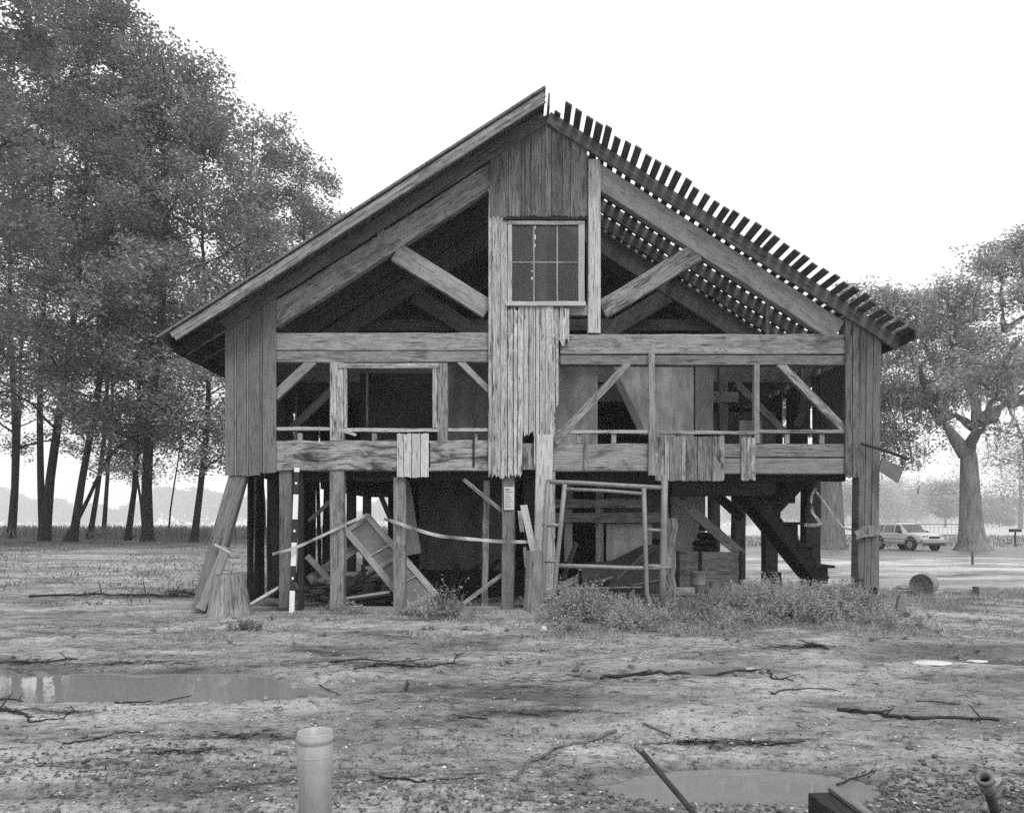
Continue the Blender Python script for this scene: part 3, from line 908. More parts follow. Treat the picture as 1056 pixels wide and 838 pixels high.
# the stair: two stringers and treads with closed risers
st = None
sY, sw = 14.3, .8
def sp(x, y, Y=sY): return P(x, y, Y)
a, b_ = sp(763, 493), sp(850, 599.5)
mb = MB(); mb.beam((a.x, sY, a.z), (b_.x, sY, b_.z), .24, .06, ch=.05); st = barn.part('stair', mb, M['dark'])
a2 = Vector((a.x, sY + sw, a.z)); b2 = Vector((b_.x, sY + sw, b_.z))
mb = MB(); mb.beam(a2, b2, .24, .06, ch=.05); barn.part('stringer', mb, M['dark'], st)
steps = [(771, 788, 497), (786, 808, 517.5), (804, 826, 538), (822, 841, 561), (840, 857, 582.5)]
for x0, x1, y in steps:
    p0, p1 = sp(x0, y), sp(x1, y)
    mb = MB(); mb.beam(((p0.x + p1.x) / 2 + .02, sY - .06, p0.z - .025), ((p0.x + p1.x) / 2 + .02, sY + sw + .06, p0.z - .025), p1.x - p0.x + .06, .05, d=(0, 0, 1)); barn.part('tread', mb, M['dark'], st)
    mb = MB(); mb.beam((p1.x - .17, sY + .07, p0.z - .20), (p1.x - .17, sY + sw - .07, p0.z - .20), .30, .28, d=(1, 0, 0), ch=.02); barn.part('riser', mb, M['dark'], st)

# ------------------------------------------------------------------ things on and under the barn
def ribbon(mb, pts, w, th=.003, twist=0.0, up=(0, 0, 1)):
    pts = [Vector(p) for p in pts]
    # smooth the path
    out = []
    for i in range(len(pts) - 1):
        p0 = pts[max(i - 1, 0)]; p1 = pts[i]; p2 = pts[i + 1]; p3 = pts[min(i + 2, len(pts) - 1)]
        for k in range(6):
            t = k / 6
            out.append(.5 * ((2 * p1) + (p2 - p0) * t + (2 * p0 - 5 * p1 + 4 * p2 - p3) * t * t + (3 * p1 - p0 - 3 * p2 + p3) * t ** 3))
    out.append(pts[-1]); n = len(out); b0 = len(mb.v)
    for i, p in enumerate(out):
        a = (out[min(i + 1, n - 1)] - out[max(i - 1, 0)]).normalized()
        u = Vector(up); u = (u - a * u.dot(a)).normalized(); s = a.cross(u)
        th_ = twist * math.sin(i * .7) + rnd(-.2, .2) * (1 if twist else 0)
        u2 = u * math.cos(th_) + s * math.sin(th_); s2 = a.cross(u2)
        for x, y in ((-1, -1), (1, -1), (1, 1), (-1, 1)):
            mb.v.append(tuple(p + u2 * (x * w / 2) + s2 * (y * th / 2)))
    for i in range(n - 1):
        for k in range(4):
            k2 = (k + 1) % 4
            mb.face((b0 + i * 4 + k, b0 + i * 4 + k2, b0 + i * 4 + 4 + k2, b0 + i * 4 + 4 + k), [(i * .1, k), (i * .1, k + 1), (i * .1 + .1, k + 1), (i * .1 + .1, k)])
    mb.face((b0 + 3, b0 + 2, b0 + 1, b0), [(0, 0)] * 4); e = b0 + (n - 1) * 4; mb.face((e, e + 1, e + 2, e + 3), [(0, 0)] * 4)


def single(name, mb, mat, label, cat, group=None, smooth=False, origin=None):
    if origin is None:
        v = np.array(mb.v); origin = (v[:, 0].mean(), v[:, 1].mean(), v[:, 2].min())
    o = mb.build(name, mat, None, smooth, origin=origin)
    return tag(o, label, cat, group)


# banded range pole
mb = MB()
top = P(306.3, 482, 13.1); bot = P(300.8, 632, 13.08)
ys = [0, .03, .185, .355, .515, .675, .845, 1.0]
for k in range(7):
    mb.m = 0 if k in (0, 2, 4, 6) else 1
    mb.beam(top.lerp(bot, ys[k]), top.lerp(bot, ys[k + 1]), .085, .03, wob=0, ch=.05, step=9)
mb.m = 0
for k in (1, 3, 5):
    m_ = top.lerp(bot, (ys[k] + ys[k + 1]) / 2); mb.beam(m_ + Vector((0, -.017, .02)), m_ + Vector((0, -.017, -.02)), .035, .006, wob=0, step=9)
single('range_pole', mb, [M['white'], M['black']], 'black and white banded measuring pole standing against the barn front', 'measuring pole', origin=bot)

# barrier tape, two runs
mb = MB()
ribbon(mb, [P(281, 571, 13.0), P(300, 566, 12.98), P(322, 557, 13.1), P(347, 545, 13.17), P(366, 536, 13.19), P(379, 530, 13.3)], .05, twist=.5)
single('barrier_tape', mb, M['tape'], 'sagging pale tape running from the banded pole to the leaning door', 'barrier tape', 'lengths of barrier tape')
mb = MB()
ribbon(mb, [P(396, 535, 13.4), P(410, 539, 13.21), P(430, 546, 13.15), P(455, 552.5, 13.1), P(490, 556, 13.1), P(525, 558.5, 13.1), P(556, 558, 13.05)], .06, twist=.6)
single('barrier_tape', mb, M['tape'], 'pale tape sagging between the front posts under the centre boards', 'barrier tape', 'lengths of barrier tape')
mb = MB()
ribbon(mb, [P(829, 541, 15.3), P(846, 540, 15.3), P(838, 528, 15.28), P(837, 512, 15.3), P(842, 503, 15.3)], .07, twist=.5)
ribbon(mb, [P(842, 507, 15.32), P(852, 520, 15.5), P(862, 534, 15.7), P(873, 545, 15.9), P(893, 545, 16.0)], .045, twist=.5)
single('barrier_tape', mb, M['tape'], 'torn tape looped round the dark post behind the stair', 'barrier tape', 'lengths of barrier tape')
mb = MB()
ribbon(mb, [P(883, 552, 13.08), P(889, 549, 13.10), P(893, 546, 13.10), P(899, 546, 13.10), P(905, 547, 13.10), P(907, 547, 13.3)], .15, twist=.1)
ribbon(mb, [P(883, 555, 13.07), P(893, 552, 13.085), P(905, 551.5, 13.09)], .04, twist=.1)
single('barrier_tape', mb, M['conc'], 'grey tape wrapped round the split corner post', 'barrier tape', 'lengths of barrier tape')

# paper notice on the post
t = Thing('notice', P(525, 525, 13.16), 'small white paper notice pinned to the dark front post', 'notice')
mb = MB(); a = P(519.8, 502, 13.17); b_ = P(530.3, 525.5, 13.17)
mb.slab([(a.x, 13.175, a.z), (b_.x, 13.175, a.z + .004), (b_.x - .004, 13.17, b_.z), (a.x, 13.175, b_.z)], (0, .004, 0)); t.part('sheet', mb, M['paper'])
mb = MB()
for k in range(8):
    z = a.z - .04 - k * .042; w = rnd(.5, .95)
    mb.beam((a.x + .02, 13.169, z), (a.x + .02 + (b_.x - a.x - .04) * w, 13.169, z), .008 if k else .018, .002, wob=0, step=9)
t.part('lettering', mb, M['ink'])

# leaning panelled door
c0, c1, c2, c3 = P(355, 545, 13.75), P(378, 531, 13.95), P(450, 614, 13.75), P(424, 628, 13.55)
t = Thing('panel_door', c3, 'old panelled screen door leaning on its side between two front posts', 'door')
nrm = (c1 - c0).cross(c3 - c0).normalized()
mb = MB(); w = .12
mb.beam(c0, c3, w, .05, d=nrm); mb.beam(c1, c2, w, .05, d=nrm); t.part('stile', mb, M['wood'])
mb = MB()
for k in (.03, .36, .5, .74, .97): mb.beam(c0.lerp(c3, k), c1.lerp(c2, k), .09 if k in (.03, .97, .5) else .03, .045, d=nrm)
t.part('door_rail', mb, M['wood'])
mb = MB(); o_ = nrm * .012
mb.slab([c0.lerp(c1, .08) + o_, c1.lerp(c0, .08) + o_, c2.lerp(c3, .08) + o_, c3.lerp(c2, .08) + o_], nrm * .008); t.part('door_panel', mb, M['mesh'])

# bent pipe frame standing in front of the centre bay
FY = 12.75
t = Thing('pipe_frame', P(625, 640, FY), 'rusty bent pipe rack with rungs standing in the weeds before the barn', 'pipe rack')
def pp(x, y, d=0): return P(x, y, FY + d)
for nm, pts, r in (
    ('upright', [pp(565, 497), pp(562.5, 540), pp(560, 600), pp(559, 640)], .045),
    ('upright', [pp(582.5, 499, -.05), pp(578, 545, -.05), pp(573.5, 590, -.05), pp(572.5, 606, -.05), pp(569, 614, -.05), pp(564, 618, -.05), pp(558, 619, -.05)], .04),
    ('upright', [pp(664, 503, -.05), pp(665.5, 560, -.05), pp(667, 612, -.05), pp(670, 622, -.05), pp(676, 626, -.05)], .04),
    ('upright', [pp(685.5, 490), pp(684.5, 540), pp(683.5, 590), pp(682.5, 640)], .058),
    ('top_rail', [pp(563, 496.5), pp(600, 498), pp(640, 500.5), pp(686, 503)], .04),
    ('top_rail', [pp(583, 504, -.05), pp(625, 506, -.05), pp(664, 509, -.05)], .03),
    ('lower_rail', [pp(574, 583, -.02), pp(610, 584, -.02), pp(650, 585.5, -.02), pp(692, 585, -.02)], .04),
    ('rung', [pp(559, 541), pp(578, 541.5, -.05)], .033), ('rung', [pp(557, 578), pp(575, 578.5, -.05)], .033),
    ('rung', [pp(665, 546, -.05), pp(685, 547)], .03), ('rung', [pp(667, 583, -.05), pp(686, 584)], .033)):
    mb = MB(); mb.tube(pts, [r * rnd(.95, 1.05) for _ in pts], 10); t.part(nm, mb, M['galv'], smooth=True)

# hanging cloth and black sheet inside the ground room
mb = MB(); n = 16
g0 = P(625.5, 540, 14.75); g1 = P(672, 540, 14.75)
vs = []
for j in range(10):
    for i_ in range(n + 1):
        u = i_ / n; v = j / 9; zb = P(0, 578 - 10 * u * u, 14.75).z
        vs.append((g0.x + (g1.x - g0.x) * u, 14.75 + .035 * math.sin(u * 16 + v * 2) * v + .02 * math.sin(u * 31), g0.z + (zb - g0.z) * v))
mb.v = vs
for j in range(9):
    for i_ in range(n):
        k = j * (n + 1) + i_; mb.face((k, k + 1, k + n + 2, k + n + 1), [(0, 0)] * 4)
single('hanging_cloth', mb, M['cloth'], 'grey creased cloth hung below a rail behind the pipe rack', 'cloth', smooth=True)
mb = MB()
q_ = [P(600, 582, 14.3), P(632, 578, 14.4), P(664, 562, 14.5), P(688, 561, 14.5), P(690, 618, 14.2), P(600, 618, 14.0)]
mb.slab(q_, (0, .12, 0)); single('black_sheeting', mb, M['blackcloth'], 'dark heaped sheeting under the hanging grey cloth', 'sheeting')

# low plank bin, bucket, can, box
t = Thing('plank_bin', P(728, 609, 14.6), 'low bin of dark horizontal planks under the right bays', 'plank bin')
for k, (y0, y1) in enumerate(((568, 577.3), (577.6, 587.1), (587.4, 597.5), (597.8, 608))):
    mb = MB(); s = 14.6 / FPX; mb.beam(P(696, (y0 + y1) / 2, 14.6), P(766, (y0 + y1) / 2 + 1, 14.6), (y1 - y0) * s, .04, wob=.006); t.part('plank', mb, M['inner'])
mb = MB(); mb.beam(P(696, 588, 14.7), P(688, 588, 16), .75, .04, d=(1, 0, 0)); t.part('end_panel', mb, M['dark'])
for x in (699, 722, 764):
    mb = MB(); mb.beam(P(x, 568, 14.57), P(x, 609, 14.57), .06, .03); t.part('batten', mb, M['dark'])
b0 = P(720.5, 609, 14.0)
t = Thing('bucket', b0, 'dented grey metal bucket in front of the dark plank bin', 'bucket')
mb = MB(); mb.lathe(b0, [(.14, 0), (.146, .015), (.146, .12), (.15, .125), (.146, .13), (.146, .33), (.152, .345), (.148, .352), (.142, .345), (.138, .04)], 24, cap1=False); t.part('bucket_body', mb, M['tin'], smooth=True)
mb = MB(); mb.tube([b0 + Vector((.155 * math.cos(a), -.02 - .1 * math.sin(a), .33 - .09 * math.sin(a))) for a in [k * math.pi / 10 for k in range(11)]], .005, 6); t.part('bail', mb, M['rust'])
mb = MB(); b0 = P(736, 610, 13.9); mb.lathe(b0, [(.075, 0), (.075, .19), (.08, .195), (.08, .2), (.07, .2), (.07, .02)], 18, cap1=False)
single('paint_can', mb, M['tin'], 'small dark can beside the metal bucket', 'can', origin=b0)
mb = MB(); p0 = P(705, 614, 13.7); 
mb.beam(p0 + Vector((-.17, 0, .075)), p0 + Vector((.17, 0, .075)), .15, .25); single('wooden_box', mb, M['wood'], 'squat wooden box left of the metal bucket', 'box')
# clutter
def clump(c, r, n, seed, flat=.7):
    """lumpy heap of broken pieces"""
    rng = np.random.default_rng(seed); mb = MB()
    for k in range(n):
        d = rng.normal(size=3) * r * .45; d[2] = abs(d[2]) * flat
        p = Vector(c) + Vector(d); a = Vector(rng.normal(size=3)).normalized() * r * rng.uniform(.2, .6)
        mb.beam(p - a, p + a, r * rng.uniform(.1, .3), r * rng.uniform(.08, .2), d=tuple(rng.normal(size=3)), wob=.01)
    return mb
mb = MB()
for k in range(9):
    p = P(731 + rnd(-6, 6), 566 - k * 2.6, 15.4 + rnd(-.2, .3)); w_ = .42 - .03 * k; mb.beam(p + Vector((-w_ / 2, rnd(-.1, .1), rnd(-.04, .04))), p + Vector((w_ / 2, rnd(-.06, .06), rnd(-.02, .02))), .2, .075, d=(0, .2, 1), wob=.01)
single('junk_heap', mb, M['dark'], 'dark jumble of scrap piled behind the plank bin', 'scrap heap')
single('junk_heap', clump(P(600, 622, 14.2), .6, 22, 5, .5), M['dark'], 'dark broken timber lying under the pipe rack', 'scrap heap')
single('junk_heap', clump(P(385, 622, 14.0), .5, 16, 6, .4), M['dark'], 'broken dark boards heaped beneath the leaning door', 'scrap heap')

def lumber(c, n, seed, L=1.4):
    rng = np.random.default_rng(seed); mb = MB()
    for k in range(n):
        p = Vector(c) + Vector((rng.normal() * .5, rng.normal() * .35, abs(rng.normal()) * .18))
        az = rng.normal() * .5 + (1.3 if rng.random() < .25 else 0); el = rng.normal() * .22 + (.7 if rng.random() < .3 else 0)
        a = Vector((math.cos(az) * math.cos(el), math.sin(az) * math.cos(el), math.sin(el))) * L * rng.uniform(.35, .6)
        if p.z - abs(a.z) < -.05: p.z = abs(a.z) + .02
        mb.beam(p - a, p + a, rng.uniform(.07, .18), rng.uniform(.02, .05), d=tuple(rng.normal(size=3) * .3 + np.array([0, .3, 1])), wob=.006, endjit=.02)
    return mb
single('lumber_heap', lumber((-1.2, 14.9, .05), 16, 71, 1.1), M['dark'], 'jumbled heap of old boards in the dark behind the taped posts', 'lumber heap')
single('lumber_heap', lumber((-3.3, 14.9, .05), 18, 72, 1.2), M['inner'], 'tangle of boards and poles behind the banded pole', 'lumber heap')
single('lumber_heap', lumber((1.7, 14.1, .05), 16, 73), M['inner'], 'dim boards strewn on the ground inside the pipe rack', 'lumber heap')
# loose boards
def loose(label, x0, y0, Y_0, x1, y1, Y_1, w, t, mat, d=(0, 1, 0), rag=.015):
    mb = MB(); mb.beam(P(x0, y0, Y_0), P(x1, y1, Y_1), w, t, d=d, wob=.006, endjit=rag)
    return single('loose_board', mb, M[mat], label, 'board', 'loose boards about the barn')
loose('pale splintered board leaning beside the broken centre post', 540, 521, 13.05, 556, 592, 13.0, .12, .04, 'fresh')
loose('short board end hung left of the splintered leaning board', 536, 527, 13.2, 538.5, 548, 13.2, .07, .03, 'fresh')
loose('narrow pale lath below the short hung board', 541, 564, 13.2, 543, 585, 13.2, .06, .02, 'fresh')
loose('pale plank lying from the stump up to the corner post', 256, 625, 13.0, 288, 606, 13.4, .13, .05, 'fresh', d=(0, .5, .8))
loose('long plank lying flat below the leaning door', 355, 618, 13.6, 403, 611, 13.6, .14, .05, 'wood', d=(0, .4, 1))
loose('grey plank on the ground behind the light front post', 346, 626, 13.5, 384, 612, 13.9, .12, .05, 'wood', d=(0, .4, 1))
loose('pale sheet of board leaning inside behind the taped post', 413, 497, 15.0, 425, 571, 14.8, .36, .02, 'canvas')
loose('dark pole propped under the floor beside the bright gap', 393, 512, 14.3, 408, 547, 14.1, .09, .07, 'dark')
loose('dark plank resting on rubble right of the pale boulders', 1003, 622, 14.8, 1032, 623, 14.6, .15, .05, 'dark', d=(0, 0, 1))

loose('short pale splinter lying on the sill of the left opening', 351, 443, 13.1, 367, 448.5, 13.15, .05, .03, 'fresh')
# raking prop at the left corner and the splice on it
t = Thing('raking_prop', P(208, 628, 13.0), 'leaning timber prop with a spliced foot under the left corner', 'prop')
mb = MB(); mb.beam(P(247, 489, 13.3), P(207, 630, 13.0), .29, .2, wob=.008); t.part('timber', mb, M['inner'])
mb = MB(); mb.beam(P(234, 564, 12.98), P(207, 628, 12.85), .16, .05, taper=1.1); t.part('splice_board', mb, M['wood'])
mb = MB(); mb.beam(P(221, 561, 12.95), P(238, 570, 12.95), .035, .03); t.part('cleat', mb, M['fresh'])

# stump-like concrete footing
def frustum(name, label, cat, c, r0, r1, h, mat, n=20, top=None, seed=1, group=None):
    rng = np.random.default_rng(seed); mb = MB(); b0 = len(mb.v); rings = 6
    wob = rng.uniform(.93, 1.07, n); wob = (wob + np.roll(wob, 1) + np.roll(wob, -1)) / 3
    for j in range(rings + 1):
        v = j / rings
        for k in range(n):
            th = 2 * math.pi * k / n; r = (r0 + (r1 - r0) * v ** .8) * wob[k] * rng.uniform(.985, 1.015)
            mb.v.append((c[0] + r * math.cos(th), c[1] + r * math.sin(th), c[2] + h * v + (rng.uniform(-.01, .01) if j == rings else 0)))
    for j in range(rings):
        for k in range(n):
            k2 = (k + 1) % n; mb.face((j * n + k, j * n + k2, (j + 1) * n + k2, (j + 1) * n + k), [(h * j / rings, r0 * .3 * k), (h * j / rings, r0 * .3 * (k + 1)), (h * (j + 1) / rings, r0 * .3 * (k + 1)), (h * (j + 1) / rings, r0 * .3 * k)])
    mb.m = 1 if top else 0
    mb.face(tuple(range(rings * n, rings * n + n)), [(0, 0)] * n)
    return single(name, mb, [M[mat]] + ([M[top]] if top else []), label, cat, group, origin=c, smooth=False)
c_ = P(236, 634, 12.75); c_.z = Hz(c_.x, c_.y) - .03
frustum('tree_stump', 'pale cut stump beside the foot of the leaning prop', 'stump', c_, .36, .245, .70, 'wood', seed=4)
c_ = P(551, 646, 12.75); c_.z = Hz(c_.x, c_.y) - .03
frustum('tree_stump', 'narrow weathered stump beneath the broken centre post', 'stump', c_, .19, .13, 1.0, 'post', seed=6, n=14)
c_ = P(796, 612, 14.9); c_.z -= .1
frustum('tree_stump', 'dark post stub with a pale top below the stair', 'stump', c_, .22, .17, .52, 'dark', top='fresh', seed=8)
c_ = P(689.5, 630, 13.2); c_.z -= .05
mb = MB(); mb.beam(c_, P(691, 535, 13.3), .2, .18, wob=.025, step=.15, endjit=.03); single('rough_post', mb, M['post'], 'rough lichen covered post beside the right end of the pipe rack', 'post')
mb = MB(); mb.beam(P(926, 643, 11.9), P(931, 613, 11.95), .14, .1, wob=.02, step=.12, taper=.9, endjit=.04); single('wood_stake', mb, M['post'], 'short split stake standing in the grass right of the corner post', 'stake')
mb = MB(); mb.beam(P(875, 628, 13.0), P(885, 600, 13.1), .17, .16, wob=.04, step=.12, endjit=.06); single('broken_timber', mb, M['dark'], 'dark rotten timber end against the foot of the corner post', 'timber')

# cut log
c_ = P(950, 605, 16.0); rl = .235; zg = Hz(c_.x, c_.y); c_.z = zg + rl * .95
ax = Vector((.62, .78, 0)).normalized(); mb = MB()
mb.lathe(c_ , [(rl * .93, 0), (rl, .03), (rl * 1.02, .3), (rl * .97, .62), (rl * .93, .64)], 22, ax=ax, cap0=False)
mb.m = 1; mb.lathe(c_, [(rl * .2, .03), (rl * .6, .02), (rl * .85, .004), (rl * .935, -.004), (rl * 1.005, .028)], 22, ax=ax, cap1=False)
single('cut_log', mb, [M['log'], M['logend']], 'thick pale log with a dark rotten end lying on the sand', 'log', smooth=False)

# concrete block and pale lumps
c_ = P(1017, 609, 16.2); c_.z = Hz(c_.x, c_.y) + .1
mb = MB(); mb.beam(c_ + Vector((-.22, 0, 0)), c_ + Vector((.22, .03, 0)), .2, .22, wob=.004, ch=.08); single('concrete_block', mb, M['conc'], 'rectangular pale block lying right of the dark ended log', 'block')
def rock(name, label, c, sx, sy, sz, mat, seed, cat='rock', group=None):
    rng = np.random.default_rng(seed); mb = MB(); n = 12; rings = 6
    for j in range(rings + 1):
        ph = math.pi * j / rings
        for k in range(n):
            th = 2 * math.pi * k / n; f = rng.uniform(.78, 1.1)
            mb.v.append((c[0] + sx * f * math.sin(ph) * math.cos(th), c[1] + sy * f * math.sin(ph) * math.sin(th), c[2] + sz * f * math.cos(ph)))
    for j in range(rings):
        for k in range(n):
            k2 = (k + 1) % n; mb.face((j * n + k, (j + 1) * n + k, (j + 1) * n + k2, j * n + k2), [(0, 0)] * 4)
    return single(name, mb, M[mat], label, cat, group, smooth=False)
for k, (x, y, sx, sz, lab) in enumerate(((934, 607, .3, .07, 'broken pale slab lying against the corner post foot'), (983, 611, .22, .05, 'flat pale stone just right of the cut log'),
        (962, 684, .22, .02, 'larger flat white scrap lying on the wet sand'), (1008, 682, .12, .015, 'smaller flat white scrap beyond the larger scrap'),
        (745, 648, .08, .03, 'small white lump lying before the weeds'), (561, 650, .05, .05, 'small white stone at the foot of the narrow stump'), (1000, 628, .15, .03, 'white stone chip in the short grass'), (735, 735, .07, .01, 'thin white chip on bare sand'), (385, 829, .035, .02, 'pale oval pebble near the plastic pipe'))):
    p = G(x, y); rock('pale_stone', lab, (p.x, p.y, p.z + sz * .4), sx, sx * .6, sz, 'palesheet' if k in (2, 3, 5) else 'log', 20 + k, 'stone', 'pale stones lying about')

# hanging sign
SYn = 13.0
t = Thing('hanging_sign', P(892, 458, SYn), 'small blank board hanging crooked from an iron bracket on the corner post', 'sign')
mb = MB(); mb.tube([P(888, 457, SYn + .1), P(912, 464, SYn), P(937.5, 473.5, SYn - .1)], .028, 8); t.part('bracket', mb, M['rust'])
mb = MB(); q_ = [P(909.5, 472.5, SYn), P(932.5, 482, SYn - .08), P(926.5, 497.8, SYn - .08), P(906.5, 485, SYn)]
mb.slab(q_, (.0, .03, 0)); t.part('sign_board', mb, M['sign'])
mb = MB(); mb.tube([P(912, 464, SYn), P(911.5, 474, SYn)], .008, 6); mb.tube([P(931, 471, SYn - .07), P(930, 482, SYn - .07)], .008, 6); t.part('hanger', mb, M['rust'])

# ------------------------------------------------------------------ foreground objects
b0 = P(325, 838, 3.3); b0.z = -.05
topz = P(325, 753.5, 3.3).z
t = Thing('drain_pipe', b0, 'upright grey plastic pipe with a flared socket end standing in the ground', 'pipe')
mb = MB(); h = topz - b0.z; r = .0705
mb.lathe(b0, [(r, 0), (r, h - .17), (r * 1.05, h - .155), (r * 1.06, h - .055), (r * 1.02, h - .05), (r * 1.03, h - .046), (r * 1.13, h - .036), (r * 1.135, h - .022), (r * 1.07, h - .015), (r * 1.07, h - .004), (r * 1.04, h), (r * .98, h - .002), (r * .97, h - .15)], 40, cap1=False); t.part('pipe_wall', mb, M['pvc'], smooth=True)
mb = MB(); mb.lathe(b0 + Vector((0, 0, h - .105)), [(r * 1.062, 0), (r * 1.075, .002), (r * 1.075, .005), (r * 1.062, .007)], 40, cap0=False, cap1=False); t.part('pipe_ring', mb, M['pvc'], smooth=True)
a = P(657, 769, 3.7); b_ = P(745, 872, 3.25)
e = b_ + (b_ - a).normalized() * .25
t = Thing('leaning_rod', e, 'thin dark iron rod stuck slantwise in the ground before the puddle', 'rod')
mb = MB(); mb.tube([a, a.lerp(e, .5) + Vector((.004, 0, -.006)), e], .0135, 10); t.part('shaft', mb, M['rust'], smooth=True)
mb = MB(); mb.tube([a + (a - e).normalized() * .012, a, a.lerp(e, .05)], [.012, .019, .016], 10); t.part('rod_tip', mb, M['brass'], smooth=True)
# timber end, seen over its corner
YT = 3.75
k0 = P(864, 816, YT); zt = k0.z; zb = -.08
k1 = P(842, 819, YT - .22); k2 = P(912, 843, 3.35)
dx = Vector((k2.x - k0.x, k2.y - k0.y, 0)); dx.normalize(); dyv = Vector((-dx.y, dx.x, 0))
dyv = dyv if dyv.y < 0 else -dyv
mb = MB(); L_ = .6; wd = .15
o_ = Vector((k0.x, k0.y, zt))
cs = [o_, o_ + dx * L_ + Vector((0, 0, -.03)), o_ + dx * L_ + dyv * wd + Vector((0, 0, -.03)), o_ + dyv * wd]
tt = Thing('timber_block', (k0.x, k0.y, 0), 'sawn end of a dark square timber beside the nearer puddle', 'timber')
mb.beam(o_ + Vector((0, 0, -.11)) + dyv * wd / 2, o_ + dx * L_ + Vector((0, 0, -.12)) + dyv * wd / 2, wd, .22, d=(0, 0, 1), wob=.002, ch=.03); tt.part('timber', mb, M['dark'])
mb = MB(); mb.beam(o_ + Vector((0, 0, .012)) + dyv * .02 - dx * .01, o_ + dx * L_ + dyv * .02 + Vector((0, 0, -.0)), .05, .02, d=(0, 0, 1), wob=.002); tt.part('edge_strip', mb, M['inner'])
# hose fitting
a = P(1015, 801, 3.78); b_ = P(1029, 845, 3.95); ax = (a - b_).normalized()
t = Thing('hose_nozzle', b_, 'worn metal hose fitting poking up from the clods', 'hose fitting')
e = b_ - ax * .2
mb = MB(); mb.tube([e, b_, a - ax * .10], .024, 12); t.part('hose', mb, M['rust'], smooth=True)
mb = MB(); mb.lathe(a - ax * .12, [(.026, 0), (.036, .02), (.037, .075), (.03, .085), (.03, .098), (.042, .10), (.042, .118), (.026, .12), (.022, .08)], 20, ax=ax, cap1=False); t.part('coupling', mb, M['brass'], smooth=True)


# fallen branches
def branch(label, pts, r, seed, mat='twig', twigs=2, lift=.0, r1=.45):
    r *= .8
    rng = np.random.default_rng(seed); w = [G(x, y) for x, y in pts]
    out = []
    for i in range(len(w) - 1):
        n = 5
        for k in range(n):
            p = w[i].lerp(w[i + 1], k / n); j = Vector(rng.normal(size=3)) * r * .6; out.append(p + j)
    out.append(w[-1])
    out = [Vector((p.x, p.y, max(p.z, Hz(p.x, p.y), WATER_Z) + r * .55 + lift)) for p in out]
    m = len(out); mb = MB()
    mb.tube(out, [r * (1 - (1 - r1) * k / (m - 1)) * rng.uniform(.85, 1.15) for k in range(m)], 7)
    for k in range(twigs):
        i_ = int(rng.integers(1, m - 1)); d = Vector((rng.normal(), rng.normal() * .6, abs(rng.normal()) * (.25 if r < .03 else .03))).normalized()
        L = rng.uniform(4, 14) * r; q = [out[i_] + d * (L * s) + Vector((0, 0, .2 * r * math.sin(s * 3))) for s in (0, .35, .7, 1)]
        mb.tube(q, [r * .5, r * .4, r * .3, r * .15], 5)
    return single('fallen_branch', mb, M[mat], label, 'branch', 'fallen branches on the ground')
branch('thick black branch lying alone on pale sand', [(864, 733), (900, 735), (925, 740), (960, 741), (1000, 742), (1030, 743)], .02, 1, twigs=5, r1=.9)
branch('long black branch stretched before the smallest puddle', [(620, 700), (655, 696), (700, 695), (738, 697), (760, 692), (794, 692)], .022, 2, twigs=4, r1=.9)
branch('short forked black branch at the end of the long branch', [(788, 693), (797, 700), (818, 702)], .016, 3)
branch('thin curved twig lying before the long black branch', [(796, 716), (812, 711), (840, 710), (868, 713)], .009, 4)
branch('long lighter bent branch curving over the sand', [(530, 805), (548, 785), (572, 773), (605, 766), (635, 754)], .014, 5, 'twigl', 3, r1=1.2)
branch('short straight stick beyond the tip of the iron rod', [(663, 747), (692, 759)], .012, 6, 'twigl', 0)
branch('tangled twigs beyond the muddy hollow near the centre', [(365, 690), (400, 684), (440, 688), (468, 684), (474, 674)], .014, 7, twigs=9)
branch('second twig tangle lying left of the hollow', [(340, 682), (372, 680), (410, 683), (436, 680)], .011, 17, twigs=8)
branch('long thin curved stick in the left foreground', [(66, 767), (95, 763), (125, 755), (152, 755)], .009, 8, twigs=2)
branch('dark thick branch end beside the long puddle near edge', [(-8, 731), (10, 735), (28, 737), (30, 744)], .02, 9, twigs=5)
branch('dark twig pile lying over the thick branch end', [(-5, 722), (12, 721), (24, 723)], .014, 19, twigs=6)
branch('slim stick running away from the thick branch end', [(30, 745), (48, 742), (66, 741), (74, 733)], .009, 10)
branch('dark stick along the near edge of the long puddle', [(118, 725), (150, 724), (175, 722), (198, 717)], .011, 11)
branch('long dark stick beyond the long puddle', [(-10, 684), (20, 683), (48, 683), (80, 680)], .018, 12, twigs=4)
branch('low dark brushwood line far beyond the puddle', [(30, 616), (80, 614), (140, 614), (195, 615)], .035, 13, twigs=14)
branch('short brushwood left of the pale stump', [(180, 610), (196, 612), (210, 616)], .035, 23, twigs=8)
branch('straight thin stick far behind the thick black branch', [(944, 723), (990, 726)], .008, 14, twigs=1)
branch('small dark stick on bare sand between pipe and hollow', [(473, 740), (503, 741)], .011, 15, twigs=0)
branch('crooked stick half sunk at the right end of the nearer puddle', [(864, 813), (880, 806), (905, 797)], .009, 16, twigs=2, lift=.02)
branch('thin sticks near the lower twigs behind the clods', [(770, 765), (790, 769), (805, 767), (830, 764)], .009, 18, twigs=5)
branch('small crooked twig standing near the hollow', [(418, 712), (421, 706), (419, 701)], .012, 21, twigs=2)
branch('little twig crossing sand left of the hollow', [(330, 706), (350, 717)], .008, 22, twigs=1)
branch('dark stick crossing litter right of the plastic pipe', [(390, 801), (430, 806), (480, 802)], .009, 24, twigs=5)
branch('dark root piece beyond the small puddle', [(830, 668), (845, 666), (855, 670)], .03, 25, twigs=2)

